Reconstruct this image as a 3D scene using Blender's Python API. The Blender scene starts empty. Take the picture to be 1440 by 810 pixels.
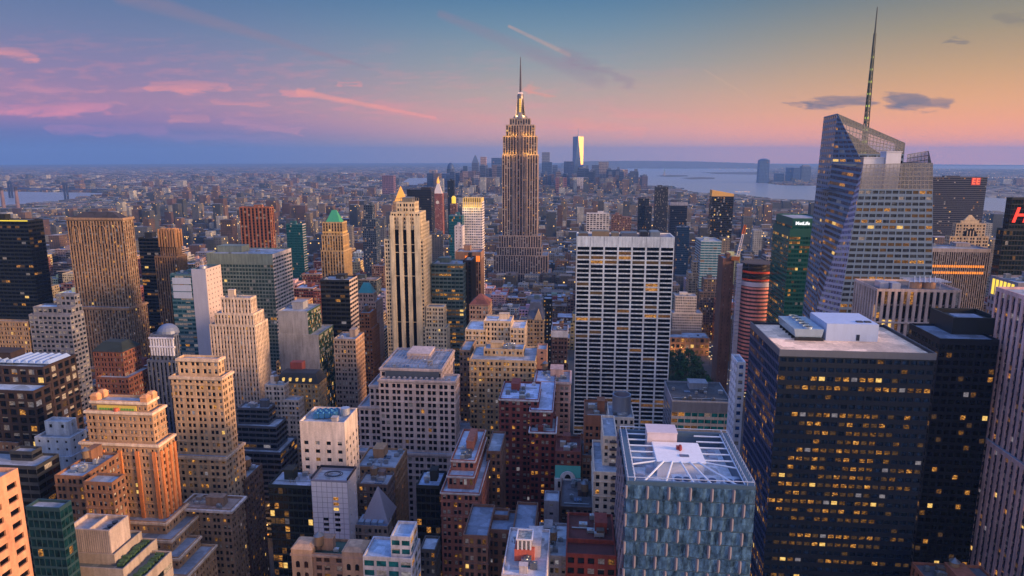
import bpy, math, random
import numpy as np
from mathutils import Vector
RN = random.Random(11)
NR = np.random.RandomState(5)
SC = bpy.context.scene
COL = SC.collection
# ---------------------------------------------------------------- camera, sky, sun, exposure
CZ = 255.0
FPX = 960.0
PITCH = math.atan(187 / 960)
YAW = math.atan(92 / 960 * math.cos(PITCH))
cam = bpy.data.cameras.new('camera')
cam.sensor_width = 36
cam.lens = 24
cam.clip_start = 1
cam.clip_end = 90000
camo = bpy.data.objects.new('camera', cam)
COL.objects.link(camo)
camo.location = (0, 0, CZ)
camo.rotation_euler = (math.pi / 2 - PITCH, 0, YAW)
SC.camera = camo
FW = np.array([-math.sin(YAW) * math.cos(PITCH), math.cos(YAW) * math.cos(PITCH), -math.sin(PITCH)])
RT = np.array([math.cos(YAW), math.sin(YAW), 0])
UP = np.cross(RT, FW)
ER = 6371000 * 1.15


def ray(px, py):
    return FW * FPX + RT * (px - 720) - UP * (py - 405)


def at(px, py, Y):
    """where the sight line through a photo point meets the plane at distance Y: (x, z)"""
    d = ray(px, py)
    t = Y / d[1]
    return d[0] * t, CZ + d[2] * t


def atz(px, py, z):
    d = ray(px, py)
    t = (z - CZ) / d[2]
    return d[0] * t, d[1] * t


def drop(x, y):
    return -(x * x + y * y) / (2 * ER)


def gnd(px, py):
    x, y = atz(px, py, 0)
    for _ in range(6):
        x, y = atz(px, py, drop(x, y))
    return x, y


def pix(x, y, z):
    v = np.array([x, y, z - CZ])
    w = max(v @ FW, 1e-3)
    return 720 + FPX * (v @ RT) / w, 405 - FPX * (v @ UP) / w


def lin(c):
    return tuple((v / 255 / 12.92) if v <= 10 else ((v / 255 + .055) / 1.055) ** 2.4 for v in c)


def rgba(c):
    return (*lin(c), 1)


SUN_EL, SUN_AZ = math.radians(13), math.radians(105)   # azimuth clockwise from +Y (down the avenues): the western sky, on the right
wd = bpy.data.worlds.new('World')
SC.world = wd
wd.use_nodes = True
NT = wd.node_tree
NT.nodes.clear()


class N:
    """small helper for node trees"""
    def __init__(s, nt):
        s.nt = nt

    def new(s, t, **kw):
        n = s.nt.nodes.new(t)
        for k, v in kw.items():
            setattr(n, k, v)
        return n

    def put(s, sock, v):
        if isinstance(v, bpy.types.NodeSocket):
            s.nt.links.new(v, sock)
        else:
            sock.default_value = v

    def m(s, op, *a, clamp=False):
        n = s.new('ShaderNodeMath', operation=op, use_clamp=clamp)
        for i, v in enumerate(a):
            s.put(n.inputs[i], v)
        return n.outputs[0]

    def v(s, op, *a):
        n = s.new('ShaderNodeVectorMath', operation=op)
        for i, v in enumerate(a):
            s.put(n.inputs[i] if not (op == 'SCALE' and i == 1) else n.inputs['Scale'], v)
        return n.outputs['Value'] if op in ('DOT_PRODUCT', 'LENGTH', 'DISTANCE') else n.outputs[0]

    def mix(s, f, a, b, mode='MIX'):
        n = s.new('ShaderNodeMix', data_type='RGBA', blend_type=mode)
        s.put(n.inputs[0], f)
        s.put(n.inputs[6], a)
        s.put(n.inputs[7], b)
        return n.outputs[2]

    def mr(s, v, a, b, c=0.0, d=1.0, smooth=False):
        n = s.new('ShaderNodeMapRange')
        n.clamp = True
        if smooth:
            n.interpolation_type = 'SMOOTHSTEP'
        for i, q in enumerate((v, a, b, c, d)):
            s.put(n.inputs[i], q)
        return n.outputs[0]

    def ramp(s, v, stops):
        n = s.new('ShaderNodeValToRGB')
        e = n.color_ramp.elements
        while len(e) < len(stops):
            e.new(.5)
        for q, (p, c) in zip(e, stops):
            q.position = p
            q.color = rgba(c) if max(c) > 1.01 else (*c, 1)
        s.put(n.inputs[0], v)
        return n.outputs[0]

    def noise(s, vec, scale, detail=3, rough=.55, w=None):
        n = s.new('ShaderNodeTexNoise')
        if vec is not None:
            s.put(n.inputs['Vector'], vec)
        n.inputs['Scale'].default_value = scale
        n.inputs['Detail'].default_value = detail
        n.inputs['Roughness'].default_value = rough
        return n.outputs[0]

    def xyz(s, v):
        n = s.new('ShaderNodeSeparateXYZ')
        s.put(n.inputs[0], v)
        return n.outputs

    def cxyz(s, x, y, z):
        n = s.new('ShaderNodeCombineXYZ')
        for i, q in enumerate((x, y, z)):
            s.put(n.inputs[i], q)
        return n.outputs[0]


w = N(NT)
DIR = w.v('NORMALIZE', w.new('ShaderNodeTexCoord').outputs['Generated'])
dx, dy, dz = w.xyz(DIR)
hz = w.m('SQRT', w.m('ADD', w.m('MULTIPLY', dx, dx), w.m('MULTIPLY', dy, dy)))
saz = w.m('DIVIDE', dx, w.m('MAXIMUM', hz, .001))
el = w.m('DIVIDE', dz, w.m('MAXIMUM', hz, .05))
t = w.m('MULTIPLY', el, 4.0, clamp=True)
rl = w.ramp(t, [(0, (92, 120, 178)), (.05, (88, 114, 178)), (.11, (104, 110, 174)), (.17, (150, 118, 170)), (.26, (168, 128, 166)), (.4, (144, 126, 168)), (.6, (112, 124, 166)), (.8, (84, 114, 160)), (1, (64, 102, 154))])
rc = w.ramp(t, [(0, (184, 160, 164)), (.05, (196, 160, 156)), (.13, (214, 160, 162)), (.21, (214, 164, 156)), (.34, (188, 166, 160)), (.5, (152, 160, 166)), (.7, (112, 144, 168)), (.85, (82, 128, 164)), (1, (66, 114, 160))])
rr = w.ramp(t, [(0, (240, 166, 118)), (.05, (242, 162, 108)), (.12, (240, 162, 112)), (.25, (236, 170, 110)), (.4, (208, 164, 114)), (.6, (166, 150, 120)), (.8, (120, 130, 128)), (.9, (104, 122, 130)), (1, (92, 116, 132))])
grad = w.mix(w.mr(saz, -.62, -.06, smooth=True), rl, rc)
grad = w.mix(w.mr(saz, -.02, .5, smooth=True), grad, rr)
# clouds lit by the afterglow and old vapour trails, all fixed in the sky by direction
front = w.m('GREATER_THAN', dy, .05)
cu = w.m('DIVIDE', dx, w.m('MAXIMUM', dy, .05))
cv = w.m('DIVIDE', dz, w.m('MAXIMUM', dy, .05))
P2 = w.cxyz(cu, cv, 0.0)
nz = w.noise(w.cxyz(w.m('MULTIPLY', cu, 5.5), w.m('MULTIPLY', cv, 52.0), 0.0), 1.0, 5, .62)
nz2 = w.noise(w.cxyz(w.m('MULTIPLY', cu, 20.0), w.m('MULTIPLY', cv, 110.0), 3.0), 1.0, 4, .6)
nz3 = w.m('ADD', w.m('MULTIPLY', nz, .45), w.m('MULTIPLY', nz2, .55))
wob = w.cxyz(w.m('MULTIPLY', w.m('SUBTRACT', nz, .5), .09), w.m('MULTIPLY', w.m('SUBTRACT', nz2, .5), .034), 0.0)
PW = w.v('ADD', P2, wob)


def seg(x0, y0, x1, y1, w0, w1, alpha, c, soft=1.0, wisp=.5):
    global grad
    a = np.array([*ray(x0, y0)]); a = a / a[1]
    b = np.array([*ray(x1, y1)]); b = b / b[1]
    A = (a[0], a[2], 0)
    BA = (b[0] - a[0], b[2] - a[2], 0)
    L2 = BA[0] ** 2 + BA[1] ** 2
    pa = w.v('SUBTRACT', PW if soft > .5 else P2, A)
    h = w.m('DIVIDE', w.v('DOT_PRODUCT', pa, BA), L2, clamp=True)
    d = w.v('LENGTH', w.v('SUBTRACT', pa, w.v('SCALE', BA, h)))
    wid = w.m('MULTIPLY_ADD', h, (w1 - w0) / 960, w0 / 960)
    k = w.m('SUBTRACT', 1.0, w.m('DIVIDE', d, wid), clamp=True)
    k = w.m('MULTIPLY', k, w.m('SUBTRACT', 2.0, k))
    k = w.m('MULTIPLY', k, w.mr(nz3, .56 - wisp * .6, .66, 0.0, 1.0))
    k = w.m('MULTIPLY', w.m('MULTIPLY', k, alpha), front)
    grad = w.mix(k, grad, rgba(c))


band = w.m('MULTIPLY', w.mr(nz3, .49, .62, 0, .42), w.m('MULTIPLY', w.mr(el, .035, .06), w.mr(el, .16, .07)))
grad = w.mix(w.m('MULTIPLY', band, w.mr(saz, .25, -.25)), grad, rgba((240, 148, 156)))
PK, MV, SL = (244, 150, 150), (150, 128, 150), (96, 104, 134)
for s_ in [(-30, 70, 44, 78, 10, 9, .75, PK), (212, 121, 318, 123, 9, 8, .75, PK), (20, 157, 150, 152, 10, 11, .8, (240, 140, 165)), (-20, 152, 60, 160, 9, 7, .6, (240, 140, 165)), (70, 182, 230, 186, 9, 7, .45, (224, 140, 180)), (240, 166, 290, 168, 6, 5, .55, PK), (300, 144, 375, 147, 5, 4, .6, PK), (320, 172, 430, 186, 8, 5, .5, (232, 150, 165)), (470, 117, 500, 119, 3, 3, .8, PK), (744, 124, 768, 136, 7, 6, .75, (244, 150, 130)), (810, 176, 900, 184, 10, 8, .7, (244, 156, 130)), (740, 172, 800, 174, 7, 6, .4, PK), (850, 155, 960, 166, 8, 6, .35, PK), (540, 150, 700, 170, 12, 9, .3, PK), (0, 120, 90, 128, 12, 9, .35, (214, 140, 170)), (220, 192, 400, 196, 8, 6, .35, (196, 140, 185))]:
    seg(*s_)
seg(396, 128, 440, 131, 6, 5, .85, PK)
seg(420, 129, 612, 166, 5.5, 2.6, 1.0, (246, 156, 146), .2, .9)
seg(170, -8, 520, 96, 16, 2, .55, MV, .2, .9)
seg(716, 37, 800, 77, 2.5, 4, .55, (216, 168, 152), .2, .9)
seg(796, 74, 884, 116, 8, 9, .6, MV, .7, .6)
seg(620, 20, 842, 112, 7, 14, .5, MV, .2, .7)
seg(990, 98, 1050, 134, 1.5, 1.5, .3, (220, 180, 150), .2, .9)
for s_ in [(1240, 146, 1326, 146, 10, 9, 1, SL), (1250, 140, 1290, 138, 8, 8, 1, SL), (1140, 147, 1212, 141, 8, 9, 1, SL), (1110, 146, 1140, 147, 3, 5, .7, SL), (1334, 57, 1360, 57, 5, 5, .8, (116, 112, 118)), (1412, 26, 1440, 28, 10, 10, .5, (120, 116, 120))]:
    seg(*s_, 1.0, .9)
hsv = w.new('ShaderNodeHueSaturation')
hsv.inputs['Saturation'].default_value = .96
hsv.inputs['Value'].default_value = .96
NT.links.new(grad, hsv.inputs['Color'])
grad = hsv.outputs[0]
ZEN = w.mix(w.mr(saz, -.5, .7), (.21, .45, 1.15, 1), (.40, .52, .92, 1))  # sky above the view, brightened to add blue fill from overhead
grad = w.mix(w.mr(dy, .05, -.3), grad, w.mix(w.mr(saz, -.6, .6), (1.12, 1.0, .86, 1), (1.95, 1.55, 1.08, 1)))  # unseen northern sky behind the camera, brightened to fill the building fronts
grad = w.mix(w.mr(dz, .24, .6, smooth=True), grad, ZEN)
grad = w.mix(w.mr(dz, -.02, -.3), grad, (.09, .10, .16, 1))
lowf = w.ramp(w.m('MULTIPLY', el, 5.0, clamp=True), [(0, (.92, .66, .42)), (.1, (.78, .60, .42)), (.3, (.58, .53, .47)), (.6, (.51, .5, .49)), (1, (.48, .48, .48))])
grad = w.mix(1.0, grad, w.mix(w.mr(saz, -.45, .2), (.5, .5, .5, 1), lowf), 'MULTIPLY')
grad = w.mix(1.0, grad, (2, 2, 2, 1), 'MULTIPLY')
sky = w.new('ShaderNodeTexSky', sky_type='NISHITA')
sky.sun_disc = False
sky.sun_elevation = SUN_EL
sky.sun_rotation = SUN_AZ
sky.altitude = 255
b1 = w.new('ShaderNodeBackground')
NT.links.new(sky.outputs[0], b1.inputs[0])
b1.inputs[1].default_value = .003
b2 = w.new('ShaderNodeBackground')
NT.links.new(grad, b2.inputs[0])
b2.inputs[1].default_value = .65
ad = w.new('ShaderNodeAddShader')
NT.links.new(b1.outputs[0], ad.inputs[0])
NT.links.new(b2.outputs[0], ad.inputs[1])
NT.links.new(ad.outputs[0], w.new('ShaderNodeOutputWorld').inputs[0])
wd.cycles.sampling_method = 'MANUAL'
wd.cycles.sample_map_resolution = 512

sl = bpy.data.lights.new('sun', 'SUN')
sl.energy = 5.0
sl.angle = math.radians(12)
sl.color = (1, .60, .31)
so = bpy.data.objects.new('sun', sl)
COL.objects.link(so)
sd = Vector((math.sin(SUN_AZ) * math.cos(SUN_EL), math.cos(SUN_AZ) * math.cos(SUN_EL), math.sin(SUN_EL)))
so.rotation_euler = sd.to_track_quat('Z', 'Y').to_euler()
SC.view_settings.view_transform = 'Standard'
SC.view_settings.look = 'None'
SC.view_settings.exposure = .6
SC.view_settings.gamma = 1
SC.cycles.use_denoising = True
SC.cycles.max_bounces = 5
SC.cycles.diffuse_bounces = 2
SC.cycles.glossy_bounces = 3
SC.cycles.volume_bounces = 1
SC.cycles.sample_clamp_indirect = 6

# ---------------------------------------------------------------- materials
MATS = {}


def mat(name):
    m = bpy.data.materials.new(name)
    m.use_nodes = True
    m.node_tree.nodes.clear()
    m.cycles.emission_sampling = 'NONE'
    n = N(m.node_tree)
    b = n.new('ShaderNodeBsdfPrincipled')
    o = n.new('ShaderNodeOutputMaterial')
    m.node_tree.links.new(b.outputs[0], o.inputs[0])
    MATS[name] = m
    return n, b


def objcol(n):
    return n.new('ShaderNodeObjectInfo').outputs['Color']


def pos(n):
    return n.new('ShaderNodeNewGeometry').outputs['Position']


def streak(n, lo=.72, hi=1.18):
    p = pos(n)
    x, y, z = n.xyz(p)
    a = n.noise(n.cxyz(x, y, n.m('MULTIPLY', z, .12)), .5, 4, .6)
    b = n.noise(p, .06, 3, .6)
    c = n.noise(p, 1.3, 2, .5)
    f = n.m('ADD', n.m('MULTIPLY', a, .5), n.m('ADD', n.m('MULTIPLY', b, .32), n.m('MULTIPLY', c, .18)))
    return n.mr(f, .3, .7, lo, hi)


for nm, rough, met, lo, hi in [('masonry', .9, 0, .42, 1.4), ('panel', .5, .15, .86, 1.1), ('metal', .38, .6, .8, 1.15), ('roofing', .85, 0, .6, 1.3)]:
    n, b = mat(nm)
    f = streak(n, lo, hi)
    if nm == 'roofing':
        vo = n.new('ShaderNodeTexVoronoi')
        vo.distance = 'CHEBYCHEV'
        vo.inputs['Scale'].default_value = .16
        n.put(vo.inputs['Vector'], pos(n))
        sx_, sy_, sz_ = n.xyz(vo.outputs['Color'])
        f = n.m('MULTIPLY', f, n.mr(sx_, 0, 1, .6, 1.15))
    n.put(b.inputs['Base Color'], n.mix(1.0, objcol(n), n.cxyz(f, f, f), 'MULTIPLY'))
    b.inputs['Roughness'].default_value = rough
    b.inputs['Metallic'].default_value = met


def glass(name, kind):
    n, b = mat(name)
    p = pos(n)
    nn = n.noise(p, .45, 2, .5)
    px_, py_, pz_ = n.xyz(p)
    bl = n.noise(n.cxyz(px_, py_, n.m('MULTIPLY', pz_, 1.8)), .9, 4, .72)
    c = objcol(n)
    if kind == 'dark':
        f = n.mr(nn, .3, .7, .35, 1.5)
        n.put(b.inputs['Base Color'], n.mix(1.0, c, n.cxyz(f, f, f), 'MULTIPLY'))
    elif kind == 'blind':
        f = n.mr(bl, .3, .7, .08, .46)  # pale panes: blinds, and sky reflection put into the pane colour
        n.put(b.inputs['Base Color'], n.mix(1.0, (1, .93, .86, 1), n.cxyz(f, f, f), 'MULTIPLY'))
    else:
        b.inputs['Base Color'].default_value = (.03, .02, .015, 1)
        st = {'lit': [(.42, (.03, .012, .003)), (.54, (.5, .19, .025)), (.66, (1.0, .52, .12))],
              'dim': [(.42, (.02, .01, .004)), (.58, (.32, .13, .02)), (.72, (.75, .36, .06))],
              'cool': [(.3, (.12, .11, .14)), (.6, (.62, .56, .62)), (.8, (.9, .8, .72))],
              'faint': [(.35, (.02, .012, .008)), (.6, (.20, .10, .03)), (.8, (.5, .3, .12))], 'bright': [(.36, (.5, .24, .04)), (.6, (1, .66, .2))]}[kind]
        n.put(b.inputs['Emission Color'], n.ramp(bl, st))
        b.inputs['Emission Strength'].default_value = {'lit': .68, 'dim': .42, 'cool': .26, 'bright': .75, 'faint': .3}[kind]
    b.inputs['Roughness'].default_value = .12
    b.inputs['IOR'].default_value = 1.5
    b.inputs['Specular IOR Level'].default_value = .25
    return MATS[name]


GL = [glass('window_dark', 'dark'), glass('window_blind_sheen', 'blind'), glass('window_lit', 'lit'), glass('window_dim', 'dim'), glass('window_pale', 'cool'), glass('window_bright', 'bright'), glass('window_faint', 'faint')]
n, b = mat('mirror_glass')
gx_, gy_, gz_ = n.xyz(pos(n))
f = n.mr(n.noise(n.cxyz(gx_, gy_, n.m('MULTIPLY', gz_, .3)), .7, 6, .75), .36, .64, .2, 1.35)  # upright streaks in the glass colour imitate reflections
vo = n.new('ShaderNodeTexVoronoi')
vo.distance = 'CHEBYCHEV'
vo.inputs['Scale'].default_value = .42
n.put(vo.inputs['Vector'], pos(n))
sx_, sy_, sz_ = n.xyz(vo.outputs['Color'])
f = n.m('MULTIPLY', f, n.mr(sx_, 0, 1, .7, 1.2))  # blocky cells painted into the colour as reflected buildings and windows
n.put(b.inputs['Base Color'], n.mix(1.0, objcol(n), n.cxyz(f, f, f), 'MULTIPLY'))
b.inputs['Metallic'].default_value = .75
b.inputs['Roughness'].default_value = .16
bp = n.new('ShaderNodeBump')
bp.inputs['Strength'].default_value = .35
bp.inputs['Distance'].default_value = .5
n.put(bp.inputs['Height'], n.noise(pos(n), .35, 2, .5))
n.put(b.inputs['Normal'], bp.outputs[0])
n, b = mat('screen_glass')
b.inputs['Base Color'].default_value = (.30, .29, .30, 1)
b.inputs['Metallic'].default_value = .6
b.inputs['Roughness'].default_value = .2
b.inputs['Alpha'].default_value = .55
n, b = mat('leaf')
f = n.mr(n.noise(pos(n), .5, 3, .6), .3, .7, .4, 1.6)
n.put(b.inputs['Base Color'], n.mix(1.0, objcol(n), n.cxyz(f, f, f), 'MULTIPLY'))
b.inputs['Roughness'].default_value = .8
n, b = mat('glow')
n.put(b.inputs['Emission Color'], objcol(n))
b.inputs['Emission Strength'].default_value = 1.0
b.inputs['Base Color'].default_value = (.05, .04, .03, 1)
n, b = mat('asphalt')
n.put(b.inputs['Base Color'], n.ramp(n.noise(pos(n), .05, 5, .65), [(.3, (.035, .035, .04)), (.6, (.055, .055, .06)), (.75, (.07, .068, .066))]))
b.inputs['Roughness'].default_value = .9
n, b = mat('land')
n.put(b.inputs['Base Color'], n.ramp(n.noise(pos(n), .004, 8, .7), [(.3, (.03, .035, .04)), (.5, (.10, .085, .08)), (.62, (.06, .07, .05)), (.75, (.16, .13, .12))]))
b.inputs['Roughness'].default_value = .95
n, b = mat('river')
b.inputs['Base Color'].default_value = (.24, .26, .31, 1)
b.inputs['Roughness'].default_value = .32
bp = n.new('ShaderNodeBump')
bp.inputs['Strength'].default_value = .25
bp.inputs['Distance'].default_value = 2
n.put(bp.inputs['Height'], n.noise(pos(n), .02, 6, .65))
n.put(b.inputs['Normal'], bp.outputs[0])
n, b = mat('paint')
n.put(b.inputs['Base Color'], objcol(n))
b.inputs['Roughness'].default_value = .45
# far city fabric: colour per block as an attribute, window pattern from position
n, b = mat('city_fabric')
at_ = n.new('ShaderNodeVertexColor')
at_.layer_name = 'col'
p = pos(n)
gx, gy, gz = n.xyz(p)
nx, ny, nzz = n.xyz(n.new('ShaderNodeNewGeometry').outputs['Normal'])
side = n.m('GREATER_THAN', n.m('ABSOLUTE', nx), .5)
hc = n.m('ADD', n.m('MULTIPLY', gy, side), n.m('MULTIPLY', gx, n.m('SUBTRACT', 1.0, side)))
cu_ = n.m('DIVIDE', hc, 5.0)
cv_ = n.m('DIVIDE', gz, 4.4)
inw = n.m('MULTIPLY', n.m('MULTIPLY', n.m('GREATER_THAN', n.m('FRACT', cu_), .45), n.m('GREATER_THAN', n.m('FRACT', cv_), .45)), n.m('LESS_THAN', n.m('ABSOLUTE', nzz), .5))
wn = n.new('ShaderNodeTexWhiteNoise')
n.put(wn.inputs['Vector'], n.cxyz(n.m('FLOOR', cu_), n.m('FLOOR', cv_), n.m('FLOOR', n.m('DIVIDE', n.m('ADD', gx, gy), 9.0))))
litw = n.m('MULTIPLY', inw, n.m('GREATER_THAN', wn.outputs[0], .965))
mot = n.mr(n.noise(p, .05, 4, .65), .3, .7, .55, 1.35)
base = n.mix(1.0, at_.outputs[0], n.cxyz(mot, mot, mot), 'MULTIPLY')
n.put(b.inputs['Base Color'], n.mix(n.m('MULTIPLY', inw, .8), base, (.02, .025, .035, 1)))
n.put(b.inputs['Emission Color'], n.mix(litw, (0, 0, 0, 1), (1, .55, .16, 1)))
b.inputs['Emission Strength'].default_value = 1.3
b.inputs['Roughness'].default_value = .85


# ---------------------------------------------------------------- mesh helpers
class MB:
    def __init__(s):
        s.q, s.mi, s.v, s.f, s.fm = [], [], [], [], []

    def quads(s, a, m=0):
        a = np.asarray(a, float).reshape(-1, 4, 3)
        if len(a):
            s.q.append(a)
            s.mi.append(np.full(len(a), m, np.int32) if np.isscalar(m) else np.asarray(m, np.int32))

    def poly(s, vs, fs, m=0):
        o = len(s.v)
        s.v += [tuple(map(float, q)) for q in vs]
        s.f += [[o + i for i in f] for f in fs]
        s.fm += [m] * len(fs)

    def box(s, x0, x1, y0, y1, z0, z1, m=0):
        s.poly([(x0, y0, z0), (x1, y0, z0), (x1, y1, z0), (x0, y1, z0), (x0, y0, z1), (x1, y0, z1), (x1, y1, z1), (x0, y1, z1)],
               [(0, 1, 5, 4), (1, 2, 6, 5), (2, 3, 7, 6), (3, 0, 4, 7), (4, 5, 6, 7), (3, 2, 1, 0)], m)

    def cyl(s, x, y, z0, z1, r0, r1=None, k=14, m=0, caps=True):
        r1 = r0 if r1 is None else r1
        a = [2 * math.pi * i / k for i in range(k)]
        vs = [(x + r0 * math.cos(q), y + r0 * math.sin(q), z0) for q in a] + [(x + r1 * math.cos(q), y + r1 * math.sin(q), z1) for q in a]
        fs = [(i, (i + 1) % k, k + (i + 1) % k, k + i) for i in range(k)]
        if caps:
            fs += [tuple(range(k, 2 * k)), tuple(range(k - 1, -1, -1))]
        s.poly(vs, fs, m)

    def tube(s, a, b, r, m=0, k=6):
        a, b = Vector(a), Vector(b)
        d = (b - a).normalized()
        u = d.orthogonal().normalized()
        v = d.cross(u)
        vs = []
        for c in (a, b):
            for i in range(k):
                g = 2 * math.pi * i / k
                vs.append(c + (u * math.cos(g) + v * math.sin(g)) * r)
        s.poly(vs, [(i, (i + 1) % k, k + (i + 1) % k, k + i) for i in range(k)] + [tuple(range(k - 1, -1, -1)), tuple(range(k, 2 * k))], m)

    def pyr(s, x0, x1, y0, y1, z0, z1, fx=0., fy=0., m=0):
        """pyramid or hipped roof: the top is the rectangle shrunk to the fractions fx, fy"""
        cx, cy = (x0 + x1) / 2, (y0 + y1) / 2
        hx, hy = (x1 - x0) / 2 * fx, (y1 - y0) / 2 * fy
        vs = [(x0, y0, z0), (x1, y0, z0), (x1, y1, z0), (x0, y1, z0), (cx - hx, cy - hy, z1), (cx + hx, cy - hy, z1), (cx + hx, cy + hy, z1), (cx - hx, cy + hy, z1)]
        s.poly(vs, [(0, 1, 5, 4), (1, 2, 6, 5), (2, 3, 7, 6), (3, 0, 4, 7), (4, 5, 6, 7), (3, 2, 1, 0)], m)

    def prism(s, pts, z0, z1, m=0):
        k = len(pts)
        s.poly([(x, y, z0) for x, y in pts] + [(x, y, z1) for x, y in pts], [(i, (i + 1) % k, k + (i + 1) % k, k + i) for i in range(k)] + [tuple(range(k, 2 * k)), tuple(range(k - 1, -1, -1))], m)

    def empty(s):
        return not s.q and not s.v

    def mesh(s, name, mats, org=(0, 0, 0)):
        me = bpy.data.meshes.new(name)
        V, loops, starts, mi = [], [], [], []
        nv = nl = 0
        if s.q:
            q = np.concatenate(s.q)
            V.append(q.reshape(-1, 3))
            nv = len(q) * 4
            loops.append(np.arange(nv))
            starts.append(np.arange(0, nv, 4))
            mi.append(np.concatenate(s.mi))
            nl = nv
        if s.v:
            V.append(np.array(s.v))
            lp = [i + nv for f in s.f for i in f]
            ln = np.array([len(f) for f in s.f])
            starts.append(nl + np.concatenate([[0], np.cumsum(ln)[:-1]]))
            loops.append(np.array(lp))
            mi.append(np.array(s.fm, np.int32))
            nv += len(s.v)
            nl += len(lp)
        V = np.concatenate(V) - np.array(org)
        loops = np.concatenate(loops).astype(np.int32)
        starts = np.concatenate(starts).astype(np.int32)
        mi = np.concatenate(mi).astype(np.int32)
        me.vertices.add(len(V))
        me.vertices.foreach_set('co', V.astype(np.float32).ravel())
        me.loops.add(len(loops))
        me.loops.foreach_set('vertex_index', loops)
        me.polygons.add(len(starts))
        me.polygons.foreach_set('loop_start', starts)
        me.polygons.foreach_set('material_index', mi)
        for q in mats:
            me.materials.append(MATS[q] if isinstance(q, str) else q)
        me.polygons.foreach_set('use_smooth', np.zeros(len(starts), bool))
        me.update(calc_edges=True)
        return me

    def build(s, name, mats, parent=None, col=(150, 150, 150), org=None):
        if s.empty():
            return None
        org = org if org is not None else (tuple(parent['o']) if parent is not None and 'o' in parent else (0, 0, 0))
        o = bpy.data.objects.new(name, s.mesh(name, mats if isinstance(mats, list) else [mats], org))
        COL.objects.link(o)
        o.color = rgba(col)
        if parent is not None:
            o.parent = parent
        return o


def root(name, label, cat, o, group=None):
    e = bpy.data.objects.new(name, None)
    COL.objects.link(e)
    e.empty_display_size = 5
    e.location = o
    e['o'] = [float(v) for v in o]
    e['label'] = label
    e['category'] = cat
    if group:
        e['group'] = group
    return e


def sub(parent, o):
    """make o a sub-part of the part PARENT (same local frame)"""
    o.parent = parent
    o.location = tuple(-v for v in parent.location) if parent.location.length else (0, 0, 0)
    return o


STRUCT = lambda o: o.__setitem__('kind', 'structure')

# ---------------------------------------------------------------- facades
ST = {
    'mas': dict(cw=2.6, fh=3.6, pw=.45, sp=.40, rec=.4, pair=.45, course=1),
    'loft': dict(cw=4.0, fh=4.2, pw=.35, sp=.42, rec=.4),
    'grid': dict(cw=3.0, fh=3.8, pw=.4, sp=.4, rec=.5),
    'pier': dict(cw=3.6, fh=3.7, pw=.45, sp=.4, rec=.6, mode='pier'),
    'stripe': dict(cw=1.9, fh=3.7, pw=.45, sp=.35, rec=.6, mode='pier'),
    'band': dict(cw=6.0, fh=3.8, pw=.06, sp=.45, rec=.25),
    'curt': dict(cw=2.2, fh=3.9, pw=.1, sp=.24, rec=.12),
    'curtb': dict(cw=4.5, fh=3.9, pw=.06, sp=.42, rec=.12),
    'small': dict(cw=5.5, fh=4.2, pw=.75, sp=.68, rec=.3),
}


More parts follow.
